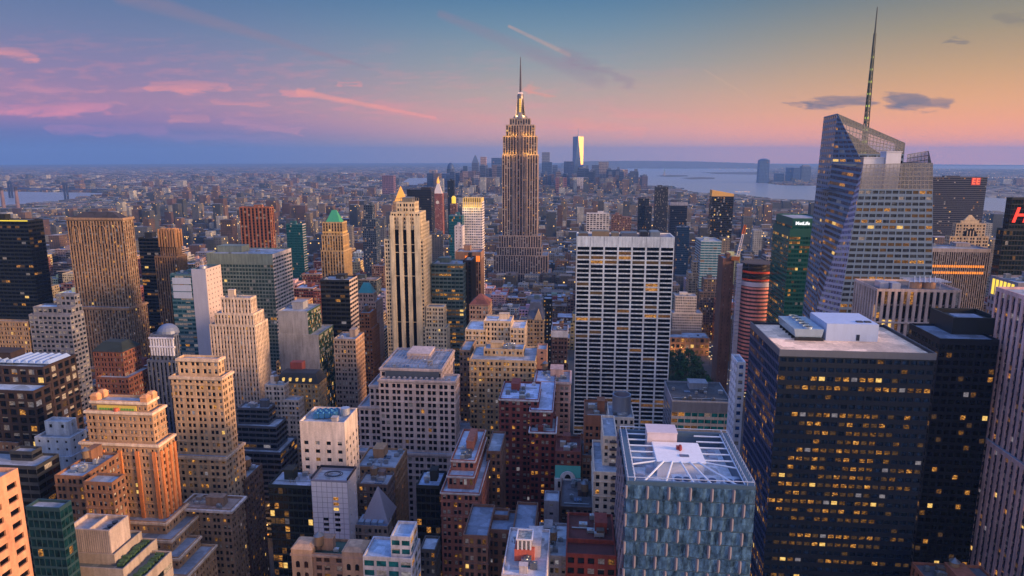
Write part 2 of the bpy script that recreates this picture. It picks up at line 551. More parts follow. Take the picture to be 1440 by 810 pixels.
def fac(W, S, G, P00, P10, P01, P11, st, flat=False):
    """one storeyed face: wall quads into W, spandrels into S, panes as rows of G (quad, column, row)"""
    P00, P10, P01, P11 = (np.array(p, float) for p in (P00, P10, P01, P11))
    nrm = np.cross(P10 - P00, P01 - P00)
    nrm /= max(np.linalg.norm(nrm), 1e-9)
    wid = (np.linalg.norm(P10 - P00) + np.linalg.norm(P11 - P01)) / 2
    hei = (np.linalg.norm(P01 - P00) + np.linalg.norm(P11 - P10)) / 2
    top, bas = st.get('top', 1.6), st.get('bas', 0.0)
    nc = st.get('nc') or max(1, round(wid / st['cw']))
    nr = max(1, round((hei - top - bas) / st['fh']))
    tb, tt = bas / hei, 1 - top / hei
    if tt <= tb:
        tb, tt = 0, .9

    def P(s, t, d):
        s, t = np.broadcast_arrays(np.asarray(s, float), np.asarray(t, float))
        s, t = s[..., None], t[..., None]
        return (P00 * (1 - s) + P10 * s) * (1 - t) + (P01 * (1 - s) + P11 * s) * t + nrm * d

    def Q(s0, s1, t0, t1, d):
        s0, s1, t0, t1 = np.broadcast_arrays(*(np.asarray(v, float) for v in (s0, s1, t0, t1)))
        return np.stack([P(s0, t0, d), P(s1, t0, d), P(s1, t1, d), P(s0, t1, d)], -2).reshape(-1, 4, 3)

    pw, sp, rec = st['pw'], st['sp'], st['rec']
    hw = pw / 2 / nc
    i = np.arange(nc)
    sa, sb = i / nc + hw, (i + 1) / nc - hw
    if st.get('pair') and nc > 3:
        sh_ = np.where(i % 2 == 0, 1, -1) * hw * st['pair']
        sh_[-1] = 0 if nc % 2 else sh_[-1]
        sa, sb = sa + sh_, sb + sh_
    r = np.arange(nr)
    h = (tt - tb) / nr
    ta, tc = tb + r * h + sp * h, tb + (r + 1) * h
    W.quads(Q(0, 1, tt, 1, 0))
    if tb > 0:
        W.quads(Q(0, 1, 0, tb, 0))
    A, B = np.meshgrid(sa, ta)[0].ravel(), np.meshgrid(sb, ta)[0].ravel()
    C, D = np.meshgrid(sa, ta)[1].ravel(), np.meshgrid(sa, tc)[1].ravel()
    E0 = np.meshgrid(sa, tb + r * h)[1].ravel()
    if flat:
        W.quads(Q(0, 1, tb, tt, 0))
        G.append((Q(A, B, C, D, .06), np.tile(i, nr), np.repeat(r, nc)))
        return
    pe0 = np.concatenate([[0], sb])
    pe1 = np.concatenate([sa, [1]])
    pier = st.get('mode') == 'pier'
    W.quads(Q(pe0, pe1, tb, tt, 0))

    def wallside(s, t0, t1, d1):
        s, t0, t1 = np.broadcast_arrays(*(np.asarray(v, float) for v in (s, t0, t1)))
        return np.stack([P(s, t0, 0), P(s, t0, d1), P(s, t1, d1), P(s, t1, 0)], -2).reshape(-1, 4, 3)

    def wallflat(s0, s1, t, d0, d1):
        s0, s1, t = np.broadcast_arrays(*(np.asarray(v, float) for v in (s0, s1, t)))
        return np.stack([P(s0, t, d0), P(s1, t, d0), P(s1, t, d1), P(s0, t, d1)], -2).reshape(-1, 4, 3)

    if pier:
        W.quads(wallside(sa, tb, tt, -rec))
        W.quads(wallside(sb, tb, tt, -rec))
        S.quads(Q(A, B, E0, C, -rec * .6))
        S.quads(wallflat(A, B, C, -rec * .6, -rec))
        W.quads(wallflat(sa, sb, tt, 0, -rec))
    else:
        (S if st.get('mode') == 'spcol' else W).quads(Q(A, B, E0, C, 0))
        W.quads(wallside(A, C, D, -rec))
        W.quads(wallside(B, C, D, -rec))
        W.quads(wallflat(A, B, C, 0, -rec))
        W.quads(wallflat(A, B, D, 0, -rec))
    G.append((Q(A, B, C, D, -rec), np.tile(i, nr), np.repeat(r, nc)))


def lights(c, r, lit, row=False, blind=.12, cool=.15, dense=False):
    """which panes glow: an index into GL per pane"""
    n_ = len(c)
    out = np.zeros(n_, np.int32)
    u = NR.rand(n_)
    out[u < blind] = 1
    p = np.full(n_, lit)
    if row:
        nr = r.max() + 1
        f = NR.rand(nr)
        f = np.where(f < .45, .15, np.where(f < .75, 1.0, 2.6))
        p = lit * f[r]
        k = NR.rand(nr, c.max() // 4 + 2)
        p = p * np.where(k[r, c // 4] < .4, .15, 1.7)
    if dense:
        nr = r.max() + 1
        f = np.where(NR.rand(nr) < .25, .1, NR.uniform(.55, .95, nr)) * np.clip((r.max() + 4 - np.arange(nr)) * .0 + 1, 0, 1)
        f[: nr // 3] *= .55
        f[-1] = .12
        a_ = NR.randint(0, 4, nr)
        b_ = c.max() - NR.randint(0, 5, nr)
        p = np.where((c >= a_[r]) & (c <= b_[r]), f[r], .08)
    v = NR.rand(n_)
    on = v < p
    z = NR.rand(n_)
    out[on] = np.where(z[on] < cool * .6, 4, np.where(z[on] < .36, 6, np.where(z[on] < .7, 3, np.where(z[on] < .95, 2, 5))))
    return out


HERO = []
FOOT = []


def parapet(W, x0, x1, y0, y1, z1, h=1.1, t=.45):
    z0 = z1 - h
    o = [(x0, y0), (x1, y0), (x1, y1), (x0, y1)]
    i = [(x0 + t, y0 + t), (x1 - t, y0 + t), (x1 - t, y1 - t), (x0 + t, y1 - t)]
    for k in range(4):
        a, b2 = o[k], o[(k + 1) % 4]
        c, d = i[k], i[(k + 1) % 4]
        W.poly([(*a, z1), (*b2, z1), (*d, z1), (*c, z1), (*c, z0), (*d, z0)], [(0, 1, 2, 3), (3, 2, 5, 4)])


def tank(parent, x, y, z, s=1.0, col=(120, 96, 76)):
    m = MB()
    m.cyl(x, y, z + 3 * s, z + 7.2 * s, 2.1 * s, 1.95 * s, 14)
    o = m.build('water_tank', 'masonry', parent, col)
    m = MB()
    m.cyl(x, y, z + 7.2 * s, z + 9.0 * s, 2.25 * s, .1, 14)
    sub(o, m.build('tank_roof', 'metal', parent, (110, 112, 120)))
    m = MB()
    for a in range(4):
        g = a * math.pi / 2 + .78
        m.tube((x + 1.6 * s * math.cos(g), y + 1.6 * s * math.sin(g), z), (x + 1.6 * s * math.cos(g), y + 1.6 * s * math.sin(g), z + 3 * s), .16 * s)
    m.box(x - 1.8 * s, x + 1.8 * s, y - 1.8 * s, y + 1.8 * s, z + 2.7 * s, z + 3 * s)
    sub(o, m.build('tank_stand', 'metal', parent, (60, 62, 68)))


def clutter(parent, x0, x1, y0, y1, z, wallcol, k=3, water=False, rng=None):
    rng = rng or RN
    W_, D_ = x1 - x0, y1 - y0
    if W_ < 7 or D_ < 7:
        return
    if y0 < 480:
        k += 4
    pw, pd, ph = W_ * rng.uniform(.22, .4), D_ * rng.uniform(.25, .45), rng.uniform(3, 6)
    px_, py_ = rng.uniform(x0 + 1.2, x1 - pw - 1.2), rng.uniform(y0 + D_ * .3, max(y0 + D_ * .31, y1 - pd - 1.2))
    m = MB()
    m.box(px_, px_ + pw, py_, min(py_ + pd, y1 - .8), z, z + ph)
    m.box(px_ - .2, px_ + pw + .2, py_ - .2, min(py_ + pd, y1 - .8) + .2, z + ph + .01, z + ph + .35)
    m.build('bulkhead', 'masonry', parent, wallcol)
    for _ in range(k):
        s = rng.uniform(1.2, 2.6)
        ax, ay = rng.uniform(x0 + 1.5, x1 - s - 1.5), rng.uniform(y0 + 1.2, y1 - s - 1.5)
        if px_ - s < ax < px_ + pw + .3 and py_ - s < ay < py_ + pd + .3:
            continue
        m = MB()
        hh = rng.uniform(1, 2.2)
        m.box(ax, ax + s * 1.4, ay, ay + s, z + .3, z + .3 + hh)
        m.box(ax + .1, ax + .3, ay + .1, ay + s - .1, z, z + .3)
        m.box(ax + s * 1.4 - .3, ax + s * 1.4 - .1, ay + .1, ay + s - .1, z, z + .3)
        m.cyl(ax + s * .7, ay + s / 2, z + .3 + hh, z + .6 + hh, s * .35, s * .3, 10)
        m.build('air_handler', 'metal', parent, rng.choice([(150, 156, 166), (176, 180, 190), (110, 116, 126)]))
    if y0 < 480 and W_ > 11 and D_ > 11:
        for _ in range(2):
            bx_, by_ = rng.uniform(x0 + 1, x1 - 5), rng.uniform(y0 + 1, y1 - 5)
            m = MB()
            q_ = rng.random()
            if q_ < .4:
                for i_ in range(3):
                    m.box(bx_ + i_ * 1.3, bx_ + 1.05 + i_ * 1.3, by_, by_ + 3.2, z, z + .7)
                m.build('roof_light', 'panel', parent, (90, 110, 140))
            elif q_ < .75:
                m.box(bx_, bx_ + 2.8, by_, by_ + 2.4, z, z + 2.7)
                m.box(bx_ - .15, bx_ + 2.95, by_ - .15, by_ + 2.55, z + 2.7, z + 2.9)
                m.build('stair_head', 'masonry', parent, rng.choice([wallcol, (150, 140, 136), (90, 74, 68)]))
            else:
                for i_ in range(4):
                    m.tube((bx_ + i_, by_ + rng.uniform(0, 2), z), (bx_ + i_, by_ + 1, z + rng.uniform(1, 2.6)), .16)
                m.build('vent_stack', 'metal', parent, (120, 120, 126))['kind'] = 'stuff'
    if rng.random() < .8:
        m = MB()
        yy = rng.uniform(y0 + 1.5, y1 - 1.5)
        m.tube((x0 + 1, yy, z + .5), (x1 - 1.2, yy, z + .5), .28)
        m.tube((x0 + W_ * .6, yy + .9, z + .2), (x0 + W_ * .6, yy + .9, z + 2.2), .3)
        m.build('duct', 'metal', parent, (150, 154, 162))
    if water:
        tank(parent, rng.uniform(x0 + 3.2, x1 - 3.2), rng.uniform(y0 + 3, y1 - 3), z + (ph if rng.random() < .0 else 0), rng.uniform(.8, 1.05))


def bld(name, label, Y, tiers, col, st='mas', lit=.06, row=False, glass=(22, 30, 40), spcol=None, roof=(150, 156, 172), wins=False, side=None, sidecol=None, flat=None, cat='building',
        ref=None, clut=3, water=False, cornice=None, wallmat='masonry', blind=.15, cool=.15, both=False, group=None, glassmat=None, boxes=None, front_wall=True, par=True, dense=False):
    """a building from setback blocks, top first: (left, right, top, depth, step); left/right/top are where the block's north face shows in the photo at distance
    Y + step, depth is the photo x where its far corner shows, or minus metres. Turned into metres here once; all geometry is metres."""
    st = dict(ST[st]) if isinstance(st, str) else dict(st)
    if not dense:
        lit *= 1.6 if lit < .2 else 1.15
    T = []
    if boxes:
        T = [list(b_) for b_ in boxes]
    else:
        for q in tiers:
            pl, pr, py, dp, dY = (*q, 0)[:5]
            yf = Y + dY
            x0, z1 = at(pl, py, yf)
            x1, _ = at(pr, py, yf)
            if dp is None:
                D = 26
            elif dp < 0:
                D = -dp
            else:
                e = pr if dp > pr else pl
                D = yf * ((812 - e) / (812 - dp) - 1)
            T.append([x0, x1, yf, yf + max(D, 6), 0, z1])
    for i, a in enumerate(T):
        if len(a) == 5:
            a.insert(4, 0)
        for b_ in T[i + 1:]:
            if b_[0] - 4 <= a[0] and a[1] <= b_[1] + 4 and b_[2] - 4 <= a[2] and a[3] <= b_[3] + 30 and b_[5] < a[5]:
                a[4] = max(a[4], b_[5] - 1.1)
                b_[3] = max(b_[3], a[3] + .6)
                b_[0] = min(b_[0], a[0] - .4)
                b_[1] = max(b_[1], a[1] + .4)
                b_[2] = min(b_[2], a[2] - .4)
                break
    X0, X1 = min(a[0] for a in T), max(a[1] for a in T)
    Y0, Y1 = min(a[2] for a in T), max(a[3] for a in T)
    FOOT.append((X0, X1, Y0, Y1))
    o = ((X0 + X1) / 2, Y0, 0)
    rt = root(name, label, cat, o, group)
    W, S, G = MB(), MB(), []
    far = (Y > 700) if flat is None else flat
    if st.get('pw', 1) < .2 and blind < .3 and st['fh'] < 6:
        blind *= .15
    nfront = None
    sst = dict(ST[side]) if isinstance(side, str) else (side or st)
    W2 = MB() if sidecol else W
    for k, (x0, x1, y0, y1, z0, z1) in enumerate(T):
        g0 = len(G)
        fac(W, S, G, (x0, y0, z0), (x1, y0, z0), (x0, y0, z1), (x1, y0, z1), st, far)
        g1 = len(G)
        vis_w = (X0 + X1) / 2 < 40 or both
        vis_e = (X0 + X1) / 2 > -40 or both
        if vis_w:
            fac(W2, S, G, (x1, y0, z0), (x1, y1, z0), (x1, y0, z1), (x1, y1, z1), sst, far)
        else:
            W.quads([[(x1, y0, z0), (x1, y1, z0), (x1, y1, z1), (x1, y0, z1)]])
        if vis_e:
            fac(W2, S, G, (x0, y1, z0), (x0, y0, z0), (x0, y1, z1), (x0, y0, z1), sst, far)
        else:
            W.quads([[(x0, y1, z0), (x0, y0, z0), (x0, y0, z1), (x0, y1, z1)]])
        W.quads([[(x1, y1, z0), (x0, y1, z0), (x0, y1, z1), (x1, y1, z1)]])
        if par:
            parapet(W, x0, x1, y0, y1, z1)
        if st.get('course') and not far and z1 - z0 > 16:
            nr_ = max(1, round((z1 - z0 - st.get('top', 1.6)) / st['fh']))
            h_ = (z1 - z0 - st.get('top', 1.6)) / nr_
            for kk in sorted({1, 3, nr_ - 2} | set(range(9 + int(x1) % 4, nr_, 8 + int(x1) % 5))):
                zc_ = z1 - st.get('top', 1.6) - kk * h_ + .1
                if zc_ > z0 + 3:
                    a_ = [(x0, y0), (x1, y0), (x1, y1), (x0, y1)]
                    b_ = [(x0 - .28, y0 - .28), (x1 + .28, y0 - .28), (x1 + .28, y1 + .28), (x0 - .28, y1 + .28)]
                    for j in range(4):
                        jj = (j + 1) % 4
                        W.poly([(*b_[j], zc_), (*b_[jj], zc_), (*b_[jj], zc_ + .5), (*b_[j], zc_ + .5), (*a_[j], zc_ - .1), (*a_[jj], zc_ - .1), (*a_[jj], zc_ + .6), (*a_[j], zc_ + .6)], [(0, 1, 2, 3), (4, 5, 1, 0), (3, 2, 6, 7)])
        R_ = MB()
        zr = z1 - (1.1 if par else 0)
        R_.quads([[(x0 + .2, y0 + .2, zr), (x1 - .2, y0 + .2, zr), (x1 - .2, y1 - .2, zr), (x0 + .2, y1 - .2, zr)]])
        R_.build('roof', 'roofing', rt, roof)
        if cornice:
            m = MB()
            p, h1, h0 = cornice[1], z1 - .4, z1 - .4 - cornice[2]
            a_ = [(x0, y0), (x1, y0), (x1, y1), (x0, y1)]
            b_ = [(x0 - p, y0 - p), (x1 + p, y0 - p), (x1 + p, y1 + p), (x0 - p, y1 + p)]
            for j in range(4):
                jj = (j + 1) % 4
                m.poly([(*b_[j], h0), (*b_[jj], h0), (*b_[jj], h1), (*b_[j], h1), (*a_[j], h0 - .6), (*a_[jj], h0 - .6), (*a_[jj], h1), (*a_[j], h1)], [(0, 1, 2, 3), (4, 5, 1, 0), (3, 2, 6, 7)])
            m.build('cornice', 'masonry', rt, cornice[0])
    W.build('wall', wallmat, rt, col)
    if sidecol:
        W2.build('side_wall', wallmat, rt, sidecol)
    if not S.empty():
        S.build('spandrel', wallmat, rt, spcol or tuple(int(v * .55) for v in col))
    # panes: up to 100 of the highest ones on the north face as windows of their own, the rest as one mass
    quads, ids, frontmask = [], [], []
    per = 3 if vis_w and vis_e else 2
    for gi, (q, c, r) in enumerate(G):
        ids.append(lights(c, r, lit, row, blind, cool, dense and gi % per == 0))
        quads.append(q)
        frontmask.append(np.full(len(q), gi % per == 0))
    if quads:
        quads, ids, fm = np.concatenate(quads), np.concatenate(ids), np.concatenate(frontmask)
        keep = np.ones(len(quads), bool)
        if Y < 640 and not far and blind > .06:
            qn = np.cross(quads[:, 1] - quads[:, 0], quads[:, 3] - quads[:, 0])
            qn /= np.maximum(np.linalg.norm(qn, axis=1, keepdims=True), 1e-9)
            pk = NR.rand(len(quads)) < .24
            fr = NR.choice([.25, .4, .55, .75], len(quads))[:, None]
            bq = quads + qn[:, None, :] * .05
            bq[:, 0] = bq[:, 3] + (bq[:, 0] - bq[:, 3]) * fr
            bq[:, 1] = bq[:, 2] + (bq[:, 1] - bq[:, 2]) * fr
            m = MB()
            m.quads(bq[pk])
            ob = m.build('blind', GL[1], rt, (150, 140, 130))
            if ob:
                ob['kind'] = 'stuff'
        if wins:
            cand = np.nonzero(fm)[0]
            zc = quads[cand, 2, 2]
            cand = cand[np.argsort(-zc, kind='stable')][:100]
            cache = {}
            for j in cand:
                q = quads[j]
                c_ = q.mean(0)
                key = (int(ids[j]), round(q[1, 0] - q[0, 0], 2), round(q[2, 2] - q[1, 2], 2))
                me = cache.get(key)
                if me is None:
                    hx, hz_ = key[1] / 2, key[2] / 2
                    m = MB()
                    m.quads([[(-hx, 0, -hz_), (hx, 0, -hz_), (hx, 0, hz_), (-hx, 0, hz_)]])
                    me = cache[key] = m.mesh('window', [glassmat or GL[key[0]]] if key[0] == 0 else [GL[key[0]]])
                ob = bpy.data.objects.new('window', me)
                COL.objects.link(ob)
                ob.parent = rt
                ob.location = tuple(c_ - np.array(o))
                ob.color = rgba(glass)
            keep[cand] = False
        if keep.any():
            m = MB()
            m.quads(quads[keep], ids[keep])
            ob = m.build('window', [glassmat or GL[0]] + GL[1:], rt, glass)
            ob['kind'] = 'stuff'
    t0 = T[0]
    if clut:
        clutter(rt, t0[0] + .6, t0[1] - .6, t0[2] + .6, t0[3] - .6, t0[5] - (1.1 if par else 0), col, clut, water)
    rec = dict(rt=rt, T=T, name=name, label=label, ref=ref, X=(X0, X1), Y=(Y0, Y1), Z=T[0][5])
    HERO.append(rec)
    return rec
# ---------------------------------------------------------------- setting: land, water, roads, haze
def sheet(name, poly, dz_, matn, step=600):
    """a level sheet over an outline, following the curve of the earth"""
    xs = [p[0] for p in poly]
    ys = [p[1] for p in poly]
    m = MB()
    P_ = [Vector((x, y, 0)) for x, y in poly]
    import mathutils.geometry as mg
    pts = []
    for i, a in enumerate(P_):
        b_ = P_[(i + 1) % len(P_)]
        k = max(1, int((b_ - a).length / step))
        pts += [a.lerp(b_, j / k) for j in range(k)]
    tri = mg.tessellate_polygon([pts])
    m.poly([(p.x, p.y, dz_ + drop(p.x, p.y)) for p in pts], [tuple(t_) for t_ in tri])
    o = m.build(name, matn)
    STRUCT(o)
    return o


rings = [0, 300, 700, 1200, 2000, 3000, 4500, 6500, 9000, 12000, 16000, 21000, 27000]
na = 72
V, F_ = [(0, 0, 0)], []
for r_ in rings[1:]:
    V += [(r_ * math.cos(2 * math.pi * k / na), r_ * math.sin(2 * math.pi * k / na), drop(r_, 0)) for k in range(na)]
for k in range(na):
    F_.append((0, 1 + k, 1 + (k + 1) % na))
for i in range(len(rings) - 2):
    for k in range(na):
        a, b_ = 1 + i * na, 1 + (i + 1) * na
        F_.append((a + k, b_ + k, b_ + (k + 1) % na, a + (k + 1) % na))
m = MB()
m.poly(V, F_)
STRUCT(m.build('ground', 'land'))
WATER_PX = {
    'river': [(-160, 268), (95, 271), (158, 272), (165, 275), (112, 277), (108, 281), (62, 286), (0, 291), (-160, 294)],
    'harbor': [(862, 239), (900, 236), (1000, 235), (1066, 236), (1066, 256), (1100, 261), (1165, 262), (1320, 271), (1380, 278), (1440, 281), (1560, 284), (1560, 306), (1440, 302), (1380, 297), (1300, 292), (1165, 283), (1080, 280), (1032, 273), (970, 271), (945, 262), (902, 261), (880, 258), (864, 250)],
    'channel': [(562, 258), (575, 251), (606, 250), (612, 256), (600, 260), (575, 261)],
    'bay': [(1150, 233), (1300, 233), (1500, 234), (1500, 239), (1380, 238), (1200, 237)],
}
WATER = {k: [gnd(*p) for p in v] for k, v in WATER_PX.items()}
for k, v in WATER.items():
    sheet(k, v, 3.0, 'river')
for k, v in {'island': [(922, 248), (940, 246.5), (966, 247), (968, 248.5), (940, 249.2)], 'islet': [(958, 251), (985, 249.5), (1006, 250.5), (1004, 252.2), (970, 252.6)], 'headland': [(985, 243), (1066, 242), (1066, 246), (1010, 245)]}.items():
    sheet(k, [gnd(*p) for p in v], 5.0, 'land')
for nm, pts, hh in [('hills', [(790, 229.5), (830, 226.5), (900, 226), (980, 227), (1060, 229.5), (1110, 232)], 0), ('far_hills', [(-200, 240), (60, 240), (250, 240), (420, 239), (600, 238)], 0)]:
    m = MB()
    Yh = 15500 if nm == 'hills' else 17500
    top = [(at(a, b_, Yh)) for a, b_ in pts]
    vs = []
    for (x, z) in top:
        g = drop(x, Yh) - 3
        vs += [(x, Yh - 1500, drop(x, Yh - 1500) - 3), (x, Yh, max(z, g + 8)), (x, Yh + 2600, g - 8)]
    fs = []
    for i in range(len(top) - 1):
        for j in range(2):
            fs.append((i * 3 + j, i * 3 + 3 + j, i * 3 + 4 + j, i * 3 + 1 + j))
    m.poly(vs, fs)
    STRUCT(m.build(nm, 'land'))

AVE = [-1080, -900, -720, -590, -460, -325, -211, 180, 440, 720, 1000]
m = MB()
for x in AVE:
    m.quads([[(x - 13, -50, .12), (x + 13, -50, .12), (x + 13, 2400, .12), (x - 13, 2400, .12)]])
STRUCT(m.build('avenue', 'asphalt'))
m = MB()
for k in range(28):
    y = 120 + 80 * k
    m.quads([[(-1400, y - 7, .116), (1400, y - 7, .116), (1400, y + 7, .116), (-1400, y + 7, .116)]])
STRUCT(m.build('street', 'asphalt'))
m = MB()
for x in AVE:
    for dx_ in (-4.5, 0, 4.5):
        for k in range(70):
            y = 320 + k * 12
            m.quads([[(x + dx_ - .09, y, .125), (x + dx_ + .09, y, .125), (x + dx_ + .09, y + 4, .125), (x + dx_ - .09, y + 4, .125)]])
o = m.build('lane_marking', 'paint', None, (200, 200, 190))
STRUCT(o)
m = MB()
for x0, x1 in zip(AVE[:-1], AVE[1:]):
    for k in range(27):
        y = 120 + 80 * k
        m.box(x0 + 13, x1 - 13, y + 7, y + 73, -.5, .14)
STRUCT(m.build('pavement', 'land'))
mh = bpy.data.materials.new('air')
mh.use_nodes = True
mh.node_tree.nodes.clear()
hv = mh.node_tree.nodes.new('ShaderNodeVolumePrincipled')
hv.inputs['Color'].default_value = (.18, .37, .80, 1)
hv.inputs['Density'].default_value = HAZE = 5.8e-5
hv.inputs['Anisotropy'].default_value = 0.1
mh.node_tree.links.new(hv.outputs[0], mh.node_tree.nodes.new('ShaderNodeOutputMaterial').inputs['Volume'])
MATS['air'] = mh
m = MB()
m.box(-28000, 28000, -28000, 28000, -110, 530)
hzo = m.build('haze', 'air')
hzo['kind'] = 'stuff'

# ---------------------------------------------------------------- the towers one can tell apart
BG, TAN, PINK, BRICK, ORG, GREY, DARK, WHT, BRN = (186, 164, 140), (176, 148, 118), (196, 172, 164), (134, 74, 62), (196, 128, 84), (140, 140, 146), (26, 30, 38), (206, 200, 204), (128, 100, 82)
B = bld
# --- left, far to near
B('office_tower', 'black glass office tower with a thin yellow lit roof edge at the far left', 620, [(-70, 38, 309, 62)], (16, 20, 26), 'curtb', .05, True, (8, 14, 22), ref='black glass tower with yellow roof edge', wallmat='panel', wins=True, blind=.03, roof=(60, 60, 66))
r = B('stone_tower', 'tall brown stone tower with arched top windows and dark mansard roof', 600, [(93, 172, 306, 188), (100, 181, 431, 209, -7)], (150, 122, 100), dict(ST['pier'], cw=2.9, fh=3.7, pw=.38, sp=.42, top=3, rec=.6), spcol=(92, 72, 58), lit=.07, wins=True, ref='brown stone tower with arched top windows', cornice=((150, 120, 98), .9, 1.6), clut=0)
LINC = r
B('dark_tower', 'slim black tower between the two brown stone towers', 720, [(194, 226, 334, -25)], DARK, 'curtb', .08, True, (10, 16, 24), ref='slim black tower')
CHAN = B('art_deco_tower', 'brown art deco tower with a ribbed crown of buttresses', 680, [(223, 246, 326, 254), (217, 248, 360, 264, -4)], (140, 108, 84), dict(ST['pier'], cw=2.6), .06, ref='brown art deco tower with buttressed crown', clut=0, flat=False)
B('office_tower', 'teal glass tower with a pale pink blank west side and mast', 560, [(239, 270, 385, -20), (269, 289, 378, 312, .4)], (64, 98, 114), 'curtb', .02, True, (24, 62, 76), side='small', sidecol=(206, 184, 182), wallmat='panel', wins=True, ref='teal tower with pale pink side', glassmat=None, blind=.3, roof=(90, 94, 102))
B('stone_tower', 'pale pinkish stone tower with stepped scalloped crown', 485, [(310, 352, 418, 361), (301, 356, 440, 372, -1.5), (294, 358, 456, 378, -3)], (208, 184, 168), dict(ST['pier'], cw=2.5, pw=.5, rec=.45), .07, spcol=(172, 150, 138), wins=True, ref='pale stone tower with scalloped crown', water=False)
B('office_slab', 'grey green glass slab with white banded west end', 640, [(290, 383, 356, 411)], (112, 122, 116), dict(ST['band'], cw=3.2, pw=.16, top=11, sp=.35), .02, True, (52, 70, 70), side=dict(ST['band'], top=4), sidecol=(216, 200, 196), ref='grey green slab with banded end', wins=True, blind=.25)
B('office_tower', 'orange brown tower with dark vertical window strips', 900, [(336, 379, 291, 385)], (140, 84, 62), dict(ST['pier'], cw=5.2, fh=4, pw=.4), .02, ref='orange brown striped tower', flat=False, clut=1)
T10 = B('stone_tower', 'golden stone tower with a green copper pyramid roof', 760, [(453, 481, 312, 488), (452, 482, 330, 491, -1.5), (451, 483, 352, 495, -3)], (176, 146, 108), dict(ST['pier'], cw=3.2, pw=.4), .05, spcol=(120, 92, 60), clut=0, ref='stone tower with green pyramid roof', flat=False)
B('office_tower', 'black tower with a white striped west end', 560, [(450, 491, 393, 503)], DARK, 'curtb', .02, True, (8, 12, 18), side='band', sidecol=(196, 176, 170), wallmat='panel', ref='black tower with striped end', wins=True, blind=.02)
T2 = B('stone_tower', 'pink stone tower with a small teal pyramid roof', 650, [(502, 525, 412, 530), (501, 528, 424, 539, -2)], (176, 146, 136), 'mas', .05, clut=0, ref='pink tower with small teal roof')
B('brick_tower', 'orange brown brick tower with setbacks below the teal roof', 610, [(504, 520, 440, 530), (503, 523, 462, 534, -2)], (158, 100, 66), 'mas', .06, ref='orange brick setback tower', water=True)
F5 = B('stone_tower', 'tall cream stone tower with three dark vertical slots and setback crown', 600, [(557, 583, 284, 589, 3), (549, 591, 298, 599, .5), (546, 592, 315, 604, -.5), (540, 595, 336, 607, -1.5), (599, 624, 431, 628, -2), (598, 628, 460, 633, -3)], (214, 190, 158), dict(ST['mas'], cw=2.7, fh=3.6), .05, wins=True, ref='cream stone tower with dark slots', clut=0)
B('office_block', 'grey blank walled building with a dark green lit glass side', 520, [(390, 432, 437, 452), (400, 450, 468, 470, 3)], (138, 138, 148), dict(ST['small'], pw=.97, sp=.96, cw=14), side='curt', sidecol=(36, 60, 52), lit=.2, glass=(16, 40, 36), ref='grey blank building')
B('office_block', 'dull brown tower block with a fine window grid and pinkish parapet', 480, [(469, 500, 476, 513)], (138, 122, 116), dict(ST['mas'], cw=2.4, pw=.4), .02, sidecol=(178, 138, 112), ref='dull brown tower block', glass=(36, 36, 42), wins=True)
MANS = B('hotel', 'tan building with dark mansard roof and rows of yellow windows', 450, [(388, 447, 537, 460)], (170, 142, 108), 'mas', .42, cool=.05, wins=True, ref='tan mansard building', clut=0)
B('stone_block', 'pale pink stone block stepping down beside the scalloped tower', 438, [(372, 399, 541, 408, 3), (394, 420, 562, 428)], (196, 176, 166), 'mas', .05, ref='pale pink stepped block', water=True)
BIG = B('department_store', 'broad pinkish grey stone block with rows of dark windows', 380, [(534, 621, 517, 640, 6), (532, 640, 533, 646), (519, 534, 541, -22, 4), (504, 534, 571, -26, 3), (500, 647, 634, -30, -4)], (190, 168, 166), dict(ST['mas'], cw=3.5, fh=4.0, pw=.42, sp=.36, top=2.6), .02, wins=True, ref='broad pinkish stone block', clut=4, glass=(18, 18, 26), cornice=((176, 158, 158), .5, 1.0), blind=.03)
FANB = B('stone_block', 'white stone building with blue cooling fans on a sunken roof', 300, [(421, 484, 592, 504)], (216, 196, 188), dict(ST['small'], cw=5, fh=4.2, pw=.6, sp=.55, top=10), .02, wins=True, ref='white building with blue roof fans', clut=0)
B('office_block', 'dark stepped glass office block with lit yellow floor line', 412, [(334, 377, 573, 388), (333, 388, 598, 402, -5), (333, 394, 634, 420, -10)], (84, 86, 98), 'curtb', .05, True, (16, 24, 34), ref='dark stepped glass block', wins=True, wallmat='panel')
B('stone_tower', 'beige stone tower with ornate top storeys and narrow penthouse', 330, [(249, 306, 503, 312, 3), (240, 311, 528, 328), (244, 317, 640, 346, -4)], (194, 160, 130), dict(ST['mas'], cw=3.2), .08, wins=True, ref='beige stone tower with narrow penthouse', cornice=((206, 180, 160), .8, 1.3), clut=3)
CROWN = B('brick_tower', 'orange brick tower with green and gold crown frieze and stepped base', 290, [(128, 206, 562, 222, 2), (120, 213, 576, 231), (113, 222, 620, 247, -2), (113, 232, 728, 262, -7), (113, 240, 752, 274, -13), (113, 250, 776, 286, -19), (113, 262, 800, 302, -25)], (178, 140, 110), dict(ST['mas'], cw=2.5, fh=3.5, pw=.5, sp=.45, top=3), .1, wins=True, ref='orange brick crowned tower', cornice=((226, 198, 176), .7, 1.1), clut=4, cool=.2, blind=.3)
B('office_block', 'dark red stone office block with a square window grid and pale skylight roof', 320, [(-70, 60, 512, 112), (-70, 46, 546, -12, -12)], (46, 32, 34), dict(ST['grid'], cw=5, pw=.3, sp=.3, fh=4.4), .06, ref='dark red square gridded block', wins=True, glass=(14, 20, 30), clut=5, roof=(150, 170, 200))
MANS2 = B('brick_block', 'dark brick block with a green mansard roof and arcaded top floor', 430, [(130, 172, 493, 200), (134, 180, 530, 218, -6)], (118, 72, 58), 'mas', .06, clut=0, ref='dark brick mansard block')
